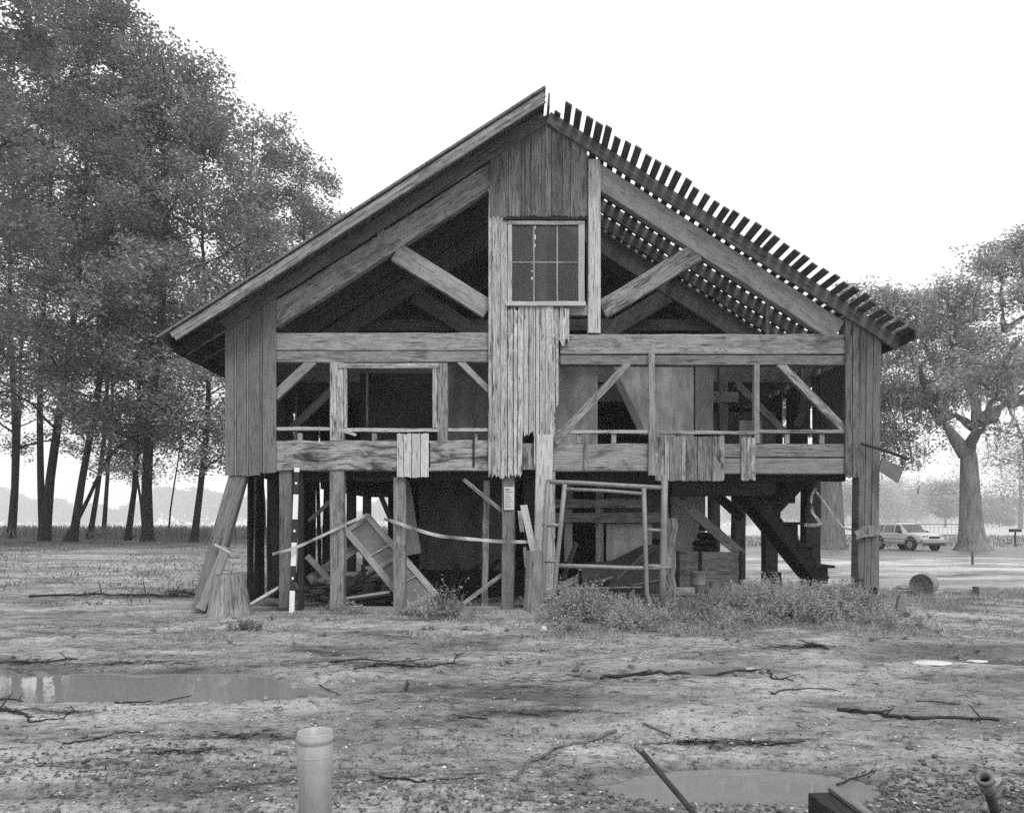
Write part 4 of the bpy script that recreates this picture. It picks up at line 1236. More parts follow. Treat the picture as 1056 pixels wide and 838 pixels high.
# ------------------------------------------------------------------ car beyond the right corner
CY = 48.2; cxp = (935 - CX) / FPX * CY
car = Thing('parked_car', (0, 0, 0), 'pale boxy estate car with roof rails parked on the sand beyond the corner post', 'car')
def cpart(name, mb, mat, parent=None, smooth=False): return car.part(name, mb, mat, parent, smooth)
def ring_loft(mb, secs):
    b0 = len(mb.v); n = len(secs[0])
    for s in secs: mb.v.extend(s)
    for i in range(len(secs) - 1):
        for k in range(n):
            k2 = (k + 1) % n
            mb.face((b0 + i * n + k, b0 + i * n + k2, b0 + (i + 1) * n + k2, b0 + (i + 1) * n + k), [(0, 0)] * 4)
    mb.face(tuple(range(b0 + n - 1, b0 - 1, -1)), [(0, 0)] * n); e = b0 + (len(secs) - 1) * n
    mb.face(tuple(range(e, e + n)), [(0, 0)] * n)
def bsec(x, hw, zb, zt, cr=.05):
    zm = (zb + zt) / 2
    r = [(hw * .9, zb), (hw, zb + .1), (hw * 1.01, zm), (hw * .985, zt - .06), (hw * .93, zt), (hw * .5, zt + cr)]
    return [(x, y, z) for y, z in r] + [(x, -y, z) for y, z in r[::-1]]
mb = MB(); ring_loft(mb, [bsec(-2.28, .76, .58, .98, .02), bsec(-2.2, .86, .45, 1.06, .02), bsec(-1.2, .9, .40, 1.08, .02), bsec(0, .91, .38, 1.08, .02), bsec(.95, .91, .40, 1.06), bsec(1.6, .89, .45, 1.0), bsec(2.12, .83, .48, .92), bsec(2.28, .70, .52, .80)])
cpart('body', mb, M['carpaint'])
def gsec(z, xr, xf, hw): return [(xf, hw * .86, z), (xf - .25, hw, z), (xr + .15, hw, z), (xr, hw * .9, z), (xr, -hw * .9, z), (xr + .15, -hw, z), (xf - .25, -hw, z), (xf, -hw * .86, z)]
mb = MB(); ring_loft(mb, [gsec(1.03, -2.2, 1.0, .86), gsec(1.35, -2.1, .55, .79), gsec(1.64, -1.98, .12, .69), gsec(1.70, -1.8, -.1, .58)])
cab = cpart('cabin', mb, M['carpaint'])
def quad(pts, th=.012):
    mb = MB(); p = [Vector(a) for a in pts]; n = (p[1] - p[0]).cross(p[2] - p[0]).normalized(); mb.slab(p, n * th); return mb
for sgn in (1, -1):
    yb = lambda z: sgn * (.865 - .17 * (z - 1.03) / .61 + .004)
    for x0, x1, x2, x3 in ((-.02, .62, .28, -.05), (-1.0, -.12, -.16, -.98), (-1.95, -1.1, -1.08, -1.88)):
        pts = [(x0, yb(1.1), 1.1), (x1, yb(1.1), 1.1), (x2, yb(1.55), 1.55), (x3, yb(1.55), 1.55)]
        if sgn > 0: pts = pts
        else: pts = pts[::-1]
        m_ = quad(pts[::-1]); cpart('side_window', m_, M['carglass'], cab)
        m_ = quad(pts); cpart('window_trim', m_, M['carglass'], cab)
cpart('windscreen', quad([(.93, -.66, 1.10), (.93, .66, 1.10), (.24, .58, 1.59), (.24, -.58, 1.59)], .015), M['carglass'], cab)
cpart('rear_window', quad([(-2.19, .66, 1.12), (-2.19, -.66, 1.12), (-2.0, -.58, 1.58), (-2.0, .58, 1.58)], .02), M['carglass'], cab)
mb = MB(); mb.beam((2.25, -.86, .56), (2.25, .86, .56), .26, .22, d=(1, 0, 0), ch=.3); cpart('front_bumper', mb, M['carlow'])
mb = MB(); mb.beam((-2.3, -.86, .56), (-2.3, .86, .56), .24, .18, d=(1, 0, 0), ch=.3); cpart('rear_bumper', mb, M['carlow'])
mb = MB(); mb.beam((2.30, -.36, .82), (2.30, .36, .82), .13, .04, d=(1, 0, 0)); cpart('grille', mb, M['tyre'])
mb = MB(); mb.beam((2.3, -.7, .40), (2.3, .7, .40), .12, .1, d=(1, 0, 0)); cpart('air_intake', mb, M['tyre'])
for s_ in (1, -1):
    mb = MB(); mb.beam((2.24, s_ * .42, .83), (2.18, s_ * .74, .84), .15, .06, d=(1, 0, 0)); cpart('headlight', mb, M['carglass'])
    mb = MB(); mb.beam((.55, s_ * .9, 1.12), (.55, s_ * 1.08, 1.14), .14, .1, d=(1, 0, 0), ch=.3); cpart('wing_mirror', mb, M['tyre'])
    mb = MB(); mb.tube([(-1.8, s_ * .58, 1.69), (-1.75, s_ * .58, 1.77), (-.3, s_ * .58, 1.77), (-.25, s_ * .58, 1.69)], .02, 6); cpart('roof_rail', mb, M['carlow'])
    mb = MB(); mb.beam((-1.0, s_ * .915, .46), (.95, s_ * .915, .46), .14, .04, d=(0, 1, 0)); cpart('door_sill', mb, M['carlow'])
    mb = MB(); mb.beam((-1.9, s_ * .925, .72), (1.9, s_ * .92, .70), .05, .02, d=(0, 1, 0)); cpart('side_moulding', mb, M['carlow'])
    for x in (1.36, -1.36):
        mb = MB(); mb.tube([(x + .46 * math.cos(t), s_ * .89, .40 + .46 * math.sin(t)) for t in [k * math.pi / 12 - .1 for k in range(14)]], .045, 6); cpart('wheel_arch', mb, M['tyre'])
        mb = MB(); mb.lathe((x, s_ * .9, .40), [(.43, -.05), (.43, .012)], 20, ax=(0, s_, 0)); cpart('arch_well', mb, M['black'])
        mb = MB(); mb.lathe((x, s_ * .70, .37), [(.24, 0), (.34, .0), (.37, .04), (.37, .2), (.34, .245), (.25, .245), (.22, .22)], 24, ax=(0, s_, 0)); wh = cpart('wheel', mb, M['tyre'], smooth=False)
        mb = MB(); mb.lathe((x, s_ * .70, .37), [(.235, .222), (.2, .235), (.1, .225), (.06, .25), (.0, .25)], 18, ax=(0, s_, 0), cap0=False, cap1=False); cpart('rim', mb, M['rim'], wh)
hd = R(-77)
car.o.location = (cxp, CY, Hz(cxp, CY)); car.o.rotation_euler = (0, 0, hd)

# post box / park grill on a post, far stake
b0 = P(1047, 559, 56); b0.z = Hz(b0.x, b0.y)
t = Thing('post_grill', b0, 'small dark box on a thin post far out beyond the big oak', 'grill')
mb = MB(); mb.beam(b0, b0 + Vector((0, 0, 1.05)), .09, .09); t.part('post', mb, M['rust'])
mb = MB(); mb.beam(b0 + Vector((-.35, 0, 1.15)), b0 + Vector((.35, 0, 1.15)), .22, .4); t.part('box', mb, M['rust'])
b0 = G(1003, 582); mb = MB(); mb.beam(b0 - Vector((0, 0, .1)), b0 + Vector((0, 0, .5)), .075, .075, taper=.95); single('thin_post', mb, M['inner'], 'thin dark post standing before the big oak trunk', 'post', origin=b0)
# picket fence behind the car
FYd = 74
t = Thing('picket_fence', P(920, 552, FYd), 'faint row of thin pickets in the haze behind the car', 'fence')
x0, x1 = P(842, 0, FYd).x, P(992, 0, FYd).x
mb = MB()
k = x0
while k < x1:
    g = Hz(k, FYd); hgt = 1.9 + rnd(-.15, .15)
    mb.beam((k, FYd, g), (k + rnd(-.02, .02), FYd, g + hgt), .06, .03, step=9); k += .42
t.part('picket', mb, M['palesheet']); t.o.children[0]['kind'] = 'stuff'
for zz in (.5, 1.5):
    mb = MB(); mb.beam((x0, FYd + .04, Hz(x0, FYd) + zz), (x1, FYd + .04, Hz(x1, FYd) + zz), .1, .04, step=4); t.part('fence_rail', mb, M['post'])

# ------------------------------------------------------------------ trees
def tree(name, label, group, base, path, r0, limbs, leafm, barkm, seed, leaf=(.2, .1), per=130, sig=(.75, .3), moss=0, flare=1.5, twig=True, up=.7, sides=12, hang=0, tp=.86, sub=1, ssig=(.8, .5)):
    """path: trunk points; limbs: (start point, end point, radius, number of clusters)"""
    rng = np.random.default_rng(seed)
    T = Thing(name, base, label, 'tree', group)
    mb = MB(); n = len(path); rad = []
    for i_, p in enumerate(path):
        k = i_ / (n - 1); rad.append(r0 * (1 - tp * k))
    fp = [path[0] - Vector((0, 0, .25)), path[0] + (path[1] - path[0]) * .06, path[0] + (path[1] - path[0]) * .22] + list(path[1:])
    fr = [r0 * flare * 1.15, r0 * (1 + (flare - 1) * .62), r0 * (1 + (flare - 1) * .18)] + rad[1:]
    b_i = len(mb.v); mb.tube(fp, fr, sides)
    if flare > 1.4:                                  # root buttresses
        for q in range(3 * sides):
            x, y, z = mb.v[b_i + q]; j = q % sides
            f = 1 + .12 * math.sin(j * 2.4 + seed) * (1 if q < 2 * sides else .4); c0 = fp[q // sides]
            mb.v[b_i + q] = (c0.x + (x - c0.x) * f, c0.y + (y - c0.y) * f, z)
    cen = []; wts = []
    for a, e, r, nc in limbs:
        a = Vector(a); e = Vector(e); L = (e - a).length; d = (e - a)
        pts = []; m = 6; bend = Vector(rng.normal(size=3)) * L * .07
        for k in range(m + 1):
            u = k / m
            pts.append(a + d * u + bend * math.sin(u * math.pi) + Vector((0, 0, L * .10 * math.sin(u * math.pi))) + Vector(rng.normal(size=3)) * L * .012 * (u > 0))
        mb.tube(pts, [max(.012, r * (1 - .8 * k / m)) for k in range(m + 1)], 7)
        for c_ in range(nc):
            u = rng.uniform(.3, 1.05) ** .8; i0 = min(m, int(u * m)); p = pts[i0]
            sd_ = Vector((rng.normal(), rng.normal(), rng.normal() * .45)); sd_ = sd_.normalized() * L * rng.uniform(.10, .36)
            q = p + sd_ + Vector((0, 0, .1 * L * rng.uniform(-.3, .6)))
            if twig: mb.tube([p, p.lerp(q, .5) + Vector((0, 0, .05 * L)), q], [max(.01, r * .28), max(.008, r * .18), .006], 5, cap=False)
            for s_ in range(sub):
                q2 = q + Vector((rng.normal() * ssig[0], rng.normal() * ssig[0], rng.normal() * ssig[1])) * (sub > 1)
                cen.append(q2); wts.append(rng.uniform(.5, 1.4))
    T.part('trunk', mb, barkm, smooth=True)
    cen = np.array([tuple(c) for c in cen]); wts = np.array(wts)
    cnt = np.maximum(8, (per * wts).astype(int)); tot = cnt.sum()
    c = np.repeat(cen, cnt, 0); w = np.repeat(wts, cnt)[:, None] ** .5
    off = rng.normal(size=(tot, 3)); nr = np.linalg.norm(off, axis=1, keepdims=True)
    off = off / nr * (nr ** .75)
    off = off * np.array([sig[0], sig[0], sig[1]]) * w
    off[:, 2] -= hang * (off[:, 0] ** 2 + off[:, 1] ** 2)
    c = c + off
    a, b = rand_leaves(c, leaf[0], leaf[1], up, rng)
    B = np.array(tuple(base))
    leaf_mesh('crown', c - B, a, b, leafm, T.o)
    if moss:
        sel = cen[rng.integers(0, len(cen), moss)]
        sel = sel + rng.normal(size=sel.shape) * np.array([sig[0], sig[0], .2])
        ns = 34; c = np.repeat(sel, ns, 0); Ls = np.repeat(rng.uniform(.5, 2.4, moss), ns)
        u = rng.uniform(0, 1, len(c))
        c = c + np.stack([rng.normal(size=len(c)) * .11 * (1 - .6 * u), rng.normal(size=len(c)) * .11 * (1 - .6 * u), -u * Ls], -1)
        a, b = rand_leaves(c, .34, .045, 0, rng, droop=3.5)
        leaf_mesh('hanging_moss', c - B, a, b, M['moss'], T.o)
    return T


def wood_tree(label, group, px, py, top, wpx, Y, h, seed, cb=.18, Rm=3.4, nl=26, leafm='leafA', per=60, lean=None, name='woodland_tree', leaf=(.205, .12), curve=.26):
    rng = np.random.default_rng(seed)
    x = (px - CX) / FPX * Y; base = Vector((x, Y, Hz(x, Y)))
    tp = P(top[0], top[1], Y); d = (tp - base)
    path = []
    n = 9; hh = 0
    for k in range(n + 1):
        u = k / n; z = h * u
        f = z / max(d.z, 1e-3)
        f = f if f < 1 else 1 + (f - 1) * .45
        path.append(base + Vector((d.x * f + curve * math.sin(u * 7 + seed), .5 * math.sin(u * 3 + seed), z)))
    r0 = .86 * wpx / 2 * Y / FPX
    limbs = []
    for k in range(nl):
        u = cb + (1 - cb) * ((k + .5) / nl) ** .95
        u = min(u, .985); i0 = u * n; i_ = int(i0); p = path[i_].lerp(path[min(i_ + 1, n)], i0 - i_)
        az = k * 2.4 + seed; v = (u - cb) / (1 - cb)
        if rng.random() < .14: continue
        prof = (.55 + .75 * math.sin(min(v * 1.15 + .15, 1) * math.pi * .62)) * (1 - .72 * max(0, v - .45) / .55)
        L = Rm * prof * rng.uniform(.65, 1.25)
        dz = L * rng.uniform(.05, .55)
        limbs.append((p, p + Vector((math.cos(az) * L, math.sin(az) * L, dz)), r0 * (.32 - .22 * v), 2))
    return tree(name, label, group, base, path, r0, limbs, M[leafm], M['bark'], seed, leaf=leaf, per=per, sig=(.40, .27), flare=1.45, sub=8, ssig=(.56, .4))

GW = 'trees of the wood left of the barn'
wood_tree('outermost dark trunk at the left end of the wood', GW, 3, 551, (9, 430), 9, 46, 27, 1, Rm=4.2)
wood_tree('thin trunk leaning right, second in from the left end', GW, 6, 546, (22, 430), 6, 56, 29, 2, Rm=4.0, nl=24)
wood_tree('upright mid grey trunk close left of the thicker leaning one', GW, 43, 555, (50, 400), 8.5, 42, 31, 3, Rm=3.8, nl=28)
wood_tree('stout trunk leaning right at the middle of the left group', GW, 55, 557, (76, 380), 11, 40, 29, 4, Rm=3.8, nl=30)
wood_tree('straight dark trunk crossed at its foot by the slanting thin tree', GW, 86, 559, (104, 370), 9, 38, 27.5, 5, Rm=3.3, nl=30)
wood_tree('slender dark trunk just right of the crossed trunk', GW, 95, 550, (103, 420), 6, 45, 25, 6, Rm=3.4, nl=24)
wood_tree('dark trunk tilted right in the middle of the wood', GW, 125, 555, (139, 390), 7, 41, 24.5, 7, Rm=3.4, nl=28)
wood_tree('thin pale trunk right of the tilted dark trunk', GW, 142, 545, (136, 430), 3.5, 58, 22, 8, Rm=3.2, nl=20)
wood_tree('pale slim trunk close left of the thickest trunk', GW, 152, 544, (156, 430), 5, 62, 25, 9, Rm=3.4, nl=20, leafm='leafB')
wood_tree('thickest dark trunk standing alone left of the barn corner', GW, 158, 559, (167, 350), 13, 38.5, 24, 10, Rm=4.2, nl=34, leafm='leafB')
wood_tree('very thin sapling between the thickest trunk and the barn', GW, 181, 546, (184, 440), 2.2, 52, 16, 11, Rm=2.0, nl=14, per=30)
wood_tree('straight dark trunk nearest the barn corner', GW, 205, 560, (208, 400), 8, 37.5, 21.8, 12, Rm=4.2, nl=32, leafm='leafB', cb=.14)
wood_tree('broad pale trunk seen between the prop and the barn', GW, 256, 550, (257, 400), 11, 46, 24.5, 13, Rm=4.4, nl=30, leafm='leafB')
wood_tree('slim dark trunk right behind the broad pale trunk', GW, 266, 550, (267, 400), 4, 49, 21, 14, Rm=3.6, nl=22, leafm='leafB')
wood_tree('tree behind the left roof slope, its trunk behind the barn', GW, 312, 552, (312, 400), 9, 48, 22.2, 15, Rm=4.2, nl=28, leafm='leafB')
wood_tree('last and lowest tree top showing over the left roof slope', GW, 352, 552, (350, 400), 8, 52, 21.3, 16, Rm=3.8, nl=24, leafm='leafB')
wood_tree('tree with foliage hanging in at the upper left corner', GW, -70, 590, (-50, 300), 11, 27, 27, 17, Rm=4.6, nl=38, cb=.2, per=80)
wood_tree('tree behind with foliage filling the gaps over the tilted trunk', GW, 112, 548, (112, 420), 5, 60, 33, 18, Rm=4.2, nl=26)
# the slanting thin tree
Y_ = 38.4; x = (67 - CX) / FPX * Y_; b_ = Vector((x, Y_, Hz(x, Y_)))
pth = [b_] + [P(px, py, Y_) for px, py in ((78, 540), (92, 512), (103, 487), (114, 470), (132, 452), (150, 440))]
lm = [(pth[k], pth[k] + Vector((1.0 + .3 * k, (-1) ** k * 1.2, 1.2)), .05, 5) for k in (3, 4, 4, 5, 5, 6, 6)]
tree('slanting_tree', 'thin bent tree slanting across the foot of the dark trunks', GW, b_, pth, .13, lm, M['leafA'], M['bark'], 31, per=60, sig=(.4, .25), flare=1.3, sub=3)

# the big live oak on the right
YO = 47.0
def PO(x, y, dy=0): return P(x, y, YO + dy) if dy == 0 else Vector((P(x, y, YO).x, YO + dy, P(x, y, YO).z))
bx = PO(1003, 565); bx.z = Hz(bx.x, bx.y)
pth = [bx, PO(1001, 530), PO(1000, 500), PO(999, 472), PO(997, 462)]
def oak_limbs(spec, fill, seed):
    rng = np.random.default_rng(seed); out = []
    for pts, r, nc in spec:
        for k in range(len(pts) - 1):
            f = 1 - .6 * k / len(pts)
            out.append((pts[k], pts[k + 1], r * f, nc if k > 1 else 0))
            if k > 1 or (k and len(pts) < 4):
                for j in range(3):
                    L = rng.uniform(1.2, 2.6); az = rng.uniform(0, 6.28)
                    out.append((pts[k], pts[k] + Vector((math.cos(az) * L, math.sin(az) * L, rng.uniform(.2, 1.8))), r * .3, fill))
    return out
sp_ = [([PO(997, 468), PO(978, 433, .5), PO(965, 415, 1), PO(948, 411, 1.8), PO(930, 407, 2.5), PO(915, 398, 3)], .5, 5),
       ([PO(966, 416, 1), PO(955, 394, .2), PO(938, 380, -.8), PO(920, 366, -1.6), PO(908, 352, -2)], .3, 6),
       ([PO(975, 430, .4), PO(970, 400, -1), PO(966, 365, -2), PO(955, 335, -3), PO(945, 310, -3)], .3, 6),
       ([PO(999, 465), PO(1006, 437, -.3), PO(1004, 400, 0), PO(1006, 365, .5), PO(1002, 330, .8), PO(998, 295, 1)], .42, 6),
       ([PO(1004, 405), PO(985, 370, 2), PO(975, 335, 3), PO(972, 305, 3.5)], .25, 6),
       ([PO(1005, 372, .3), PO(1025, 345, -1), PO(1042, 330, -2), PO(1050, 305, -2.5), PO(1056, 270, -2)], .25, 6),
       ([PO(1008, 436, -.4), PO(1028, 419, -1), PO(1054, 404, -2), PO(1085, 398, -3), PO(1110, 370, -3)], .48, 5),
       ([PO(1010, 436, 0), PO(1040, 430, 1.5), PO(1062, 412, 2), PO(1085, 380, 3), PO(1090, 340, 3)], .34, 5),
       ([PO(1085, 398, -3), PO(1095, 340, -2), PO(1090, 290, -1), PO(1080, 258, 0)], .25, 6),
       ([PO(1025, 345, -1), PO(1034, 315, 0), PO(1040, 288, .5), PO(1044, 262, 1)], .2, 7),
       ([PO(1050, 305, -2), PO(1058, 285, -3), PO(1068, 270, -3.5), PO(1080, 262, -4)], .2, 7),
       ([PO(1042, 330, -2), PO(1060, 295, 0), PO(1064, 262, 1), PO(1068, 238, 1)], .2, 7),
       ([PO(1000, 462), PO(990, 440, -3), PO(975, 425, -5), PO(960, 405, -7), PO(965, 380, -8)], .3, 5),
       ([PO(948, 411, 1.8), PO(952, 440, 2), PO(958, 458, 2.2), PO(962, 482, 2.4)], .1, 4),
       ([PO(935, 408, 2.4), PO(940, 430, 2), PO(942, 448, 2.2), PO(946, 462, 2.4)], .08, 3),
       ([PO(1028, 419, -1), PO(1034, 440, -1.4), PO(1038, 455, -1.6), PO(1040, 480, -1.8)], .1, 4),
       ([PO(1003, 440), PO(1020, 420, 4), PO(1020, 390, 6.5), PO(1015, 360, 8)], .3, 5)]
tree('live_oak', 'great spreading oak hung with moss, standing alone right of the car', 'oaks beyond the barn', bx, pth, .70, oak_limbs(sp_, 3, 5), M['leafO'], M['oakbark'], 41, leaf=(.26, .13), per=27, sub=4, ssig=(.62, .34), sig=(.40, .22), moss=420, flare=1.62, sides=18, tp=.45)
# drooping low branches beside the trunk
# second oak behind the barn
Y2 = 50.0
def PQ(x, y, dy=0): q = P(x, y, Y2); return Vector((q.x, Y2 + dy, q.z))
b2_ = PQ(858, 562); b2_.z = Hz(b2_.x, b2_.y)
pth = [b2_, PQ(858, 530), PQ(857, 490), PQ(857, 450), PQ(856, 420)]
sp2 = [([PQ(857, 470), PQ(872, 455, .5), PQ(890, 440, 1), PQ(905, 425, 1), PQ(915, 405, 1)], .25, 5),
       ([PQ(857, 440), PQ(875, 400, -1), PQ(890, 360, -2), PQ(900, 325, -2), PQ(905, 312, -2)], .35, 6),
       ([PQ(857, 420), PQ(855, 370, 1), PQ(865, 330, 1), PQ(880, 300, 0)], .35, 6),
       ([PQ(857, 470), PQ(838, 450), PQ(815, 430), PQ(795, 420)], .3, 4),
       ([PQ(890, 400, 1), PQ(910, 380, 2), PQ(925, 365, 2)], .2, 6),
       ([PQ(890, 440, 1), PQ(900, 470, 1), PQ(905, 490, .5)], .12, 4),
       ([PQ(857, 420), PQ(840, 380, -1), PQ(820, 350, -1)], .3, 5)]
tree('live_oak', 'second broad oak whose trunk shows between the barn posts', 'oaks beyond the barn', b2_, pth, .78, oak_limbs(sp2, 4, 9), M['leafO'], M['oakbark'], 43, leaf=(.26, .13), per=34, sub=4, ssig=(.62, .34), sig=(.40, .22), moss=160, flare=1.35, sides=16, tp=.4)

def small_tree(label, group, px, Y, h, w, seed, name='far_tree', leafm='leafO', leaf=.40, per=230):
    Y, h, w, leaf = Y * FF, h * FF, w * FF, leaf * FF; h += (FF - 1) * -1.5
    rng = np.random.default_rng(seed); x = (px - CX) / FPX * Y; b_ = Vector((x, Y, Hz(x, Y)))
    pth = [b_ + Vector((.2 * math.sin(k + seed), 0, h * .62 * k / 4)) for k in range(5)]
    lm = []
    for k in range(16):
        az = k * 2.4; u = .3 + .7 * k / 15; p = pth[0].lerp(pth[-1], u)
        L = w / 2 * (.55 + .45 * math.sin(u * 2.6)) * rng.uniform(.6, 1.1)
        lm.append((p, p + Vector((math.cos(az) * L, math.sin(az) * L, h * .32 * rng.uniform(.4, 1.1) * u)), .1, 3))
    return tree(name, label, group, b_, pth, .02 * h + .05, lm, M[leafm], M['oakbark'], seed, leaf=(leaf, leaf * .5), per=per, sig=(w * .10, w * .075), flare=1.2, sides=8)
GF = 'small trees far off in the haze'
FF = 3.4
small_tree('hazy tree close right of the corner post', GF, 903, 130, 9.0, 9, 51)
small_tree('rounded hazy tree above the car roof', GF, 926, 135, 9.6, 9, 52)
small_tree('lower hazy tree above the car bonnet', GF, 944, 150, 9, 9, 53)
small_tree('thin hazy tree left of the big oak trunk', GF, 975, 95, 7.6, 6.0, 54, leaf=.35)
small_tree('hazy broad tree seen between the barn posts', GF, 812, 140, 8, 12, 55)
small_tree('pale hazy tree seen right of the second oak trunk', GF, 880, 105, 8.5, 7, 56, leaf=.4)
small_tree('bushy grey tree right of the big oak', GF, 1052, 72, 11.5, 9.5, 57, leaf=.3, per=130)
small_tree('low hazy tree between the big oak and the bushy tree', GF, 1030, 110, 5.5, 7, 58, leaf=.4)
small_tree('low hazy tree seen under the barn floor', GF, 770, 160, 8, 12, 59)

# distant woods as one mass
n = 60000
rng = np.random.default_rng(77)
x = rng.uniform(-1000, 1000, n); y = 1080 + 60 * rng.random(n) + 30 * vnoise(x * .01, x * 0 + 3)
top = 32 + 40 * (vnoise(x * .018, x * 0 + 8) + .5 * vnoise(x * .055, x * 0 + 2)) - 6 * sm(-50, 100, x)
z = top * np.sqrt(rng.random(n))
c_ = np.stack([x, y, z], -1); a, b = rand_leaves(c_, 7.0, 4.0, .2, rng)
leaf_mesh('distant_woods', c_, a, b, M['leafF'], None, 'stuff')['label'] = 'pale line of woods at the far side of the field'

# ------------------------------------------------------------------ grasses, weeds, litter
def blades(name, label, pos, ln, wd, mat, rng, lean=.5, parent=None):
    n = len(pos); z = H(pos[:, 0], pos[:, 1])
    d = np.stack([rng.normal(size=n) * lean, rng.normal(size=n) * lean, np.ones(n)], -1); d = unit(d)
    l = ln * rng.uniform(.5, 1.5, (n, 1)); s = unit(np.cross(d, rng.normal(size=(n, 3))))
    c = np.stack([pos[:, 0], pos[:, 1], z], -1) + d * l * .42
    o = leaf_mesh(name, c, d * l / 2, s * wd / 2 * rng.uniform(.6, 1.4, (n, 1)), mat, parent, 'stuff')
    o['label'] = label; return o

rng = np.random.default_rng(5)
n = 30000
p = np.stack([rng.uniform(-75, 10, n), 44 + 34 * rng.random(n) ** 1.3], -1)
blades('tall_field_grass', 'tall grey grass of the field edge behind the wood', p, .7, .06, M['reed'], rng, .3)
n = 12000
p = np.stack([rng.uniform(14, 75, n), 52 + 40 * rng.random(n)], -1)
blades('rough_far_grass', 'rough grass round the far oak and fence', p, .28, .06, M['reed'], rng, .4)
# short grass at the right and thin grass elsewhere
def patchy(n, x0, x1, y0, y1, thr, f=1.0, seed=0):
    r = np.random.default_rng(seed); q = np.stack([r.uniform(x0, x1, n), r.uniform(y0, y1, n)], -1)
    w = fbm(q[:, 0] * f + seed, q[:, 1] * f, 3) + .5
    return q[w > thr + .25 * (r.random(n) - .5)]
p = np.concatenate([patchy(60000, 2.2, 12, 10.2, 17.5, .46, .8, 3), patchy(9000, -4.5, 1.5, 9.5, 13, .66, .9, 4)])
blades('short_grass', 'short grass creeping over the sand beside the barn', p, .085, .010, M['grass'], rng, .7)
p = patchy(16000, -28, -4, 14, 38, .45, .5, 9)
blades('woodland_grass', 'thin grass before the wood, its colour darkened for tree shade', p, .13, .02, M['litter'], rng, .8)  # blades coloured dark to carry the shade under the trees

def weeds(pos, hs, rng):
    """stems with leaves: returns leaf centres and axes"""
    C_, A_, B_ = [], [], []
    for (x, y), h in zip(pos, hs):
        z = Hz(x, y); ns = rng.integers(3, 7)
        for s in range(ns):
            d = np.array([rng.normal() * .38, rng.normal() * .38, 1.0]); d /= np.linalg.norm(d); L = h * rng.uniform(.6, 1.15)
            nl_ = int(9 + 26 * L)
            u = rng.uniform(.12, 1, nl_); p = np.array([x, y, z]) + d[None] * (u * L)[:, None]
            p[:, 0] += d[0] * .35 * L * u ** 2; p[:, 1] += d[1] * .35 * L * u ** 2
            o = rng.normal(size=(nl_, 3)); o[:, 2] = o[:, 2] * .4 + .35; o = unit(o)
            l = rng.uniform(.035, .085, (nl_, 1)) * (1.15 - .5 * u)[:, None] * (.7 + .6 * h)
            C_.append(p + o * l * .5); A_.append(o * l / 2)
            sd_ = unit(np.cross(o, rng.normal(size=(nl_, 3)))); B_.append(sd_ * l * .2)
            q = np.linspace(0, 1, 4)[:3]; pc = np.array([x, y, z]) + d[None] * ((q + .17) * L)[:, None]
            C_.append(pc); A_.append(np.repeat(d[None] * L * .19, 3, 0)); B_.append(np.repeat(unit(np.cross(d, rng.normal(size=3)))[None] * .004, 3, 0))
    return np.concatenate(C_), np.concatenate(A_), np.concatenate(B_)

pos, hs = [], []
while len(pos) < 760:
    x = rng.uniform(.55, 7.6); y = rng.uniform(9.8, 13.9)
    ed = math.exp(-((y - 12.2) / 1.15) ** 2) * float(sm(.4, 1.0, x)) * (1 - float(sm(5.4, 6.4, x)))
    prof = .42 + .22 * math.exp(-((x - 4.5) / 1.2) ** 2) + .12 * math.exp(-((x - 1.2) / .5) ** 2) - .2 * math.exp(-((x - 2.9) / .7) ** 2)
    if rng.random() < ed * max(0, .6 + 1.5 * float(vnoise(x * 1.7, y * 1.7))):
        pos.append((x, y)); hs.append(.76 * prof * rng.uniform(.45, 1.15) * (.6 + .5 * ed))
c_, a, b = weeds(pos, hs, rng)
leaf_mesh('weeds', c_, a, b, M['weed'], None, 'stuff')['label'] = 'knee high weeds grown up along the foot of the barn'
pos = [(rng.uniform(-6, 8), rng.uniform(7.6, 12)) for _ in range(60)]
hs = [rng.uniform(.03, .09) for _ in pos]
c_, a, b = weeds(pos, hs, rng)
leaf_mesh('seedlings', c_, a, b, M['weed'], None, 'stuff')['label'] = 'scattered low seedlings on the open sand'
for px, py, hh, rr, lab in ((460, 640, .62, .30, 'bushy weed clump in front of the leaning door right corner'), (352, 634, .22, .34, 'low weed tuft at the foot of the light front post'), (425, 636, .2, .3, 'low spreading weed tuft left of the bushy clump'), (250, 650, .15, .2, 'thin weed before the pale cut stump'), (590, 642, .75, .42, 'tallest weed clump rising against the pipe rack'), (655, 648, .35, .3, 'low weed clump under the right end of the pipe rack')):
    g = G(px, py); q = [(g.x + rng.normal() * rr * .5, g.y + abs(rng.normal()) * rr * .5) for _ in range(15)]
    c_, a, b = weeds(q, [hh * rng.uniform(.6, 1.1) for _ in q], rng)
    o = leaf_mesh('weed_clump', c_ - np.array(tuple(g)), a, b, M['weed']); o.location = g; tag(o, lab, 'weed', 'weed clumps along the barn')

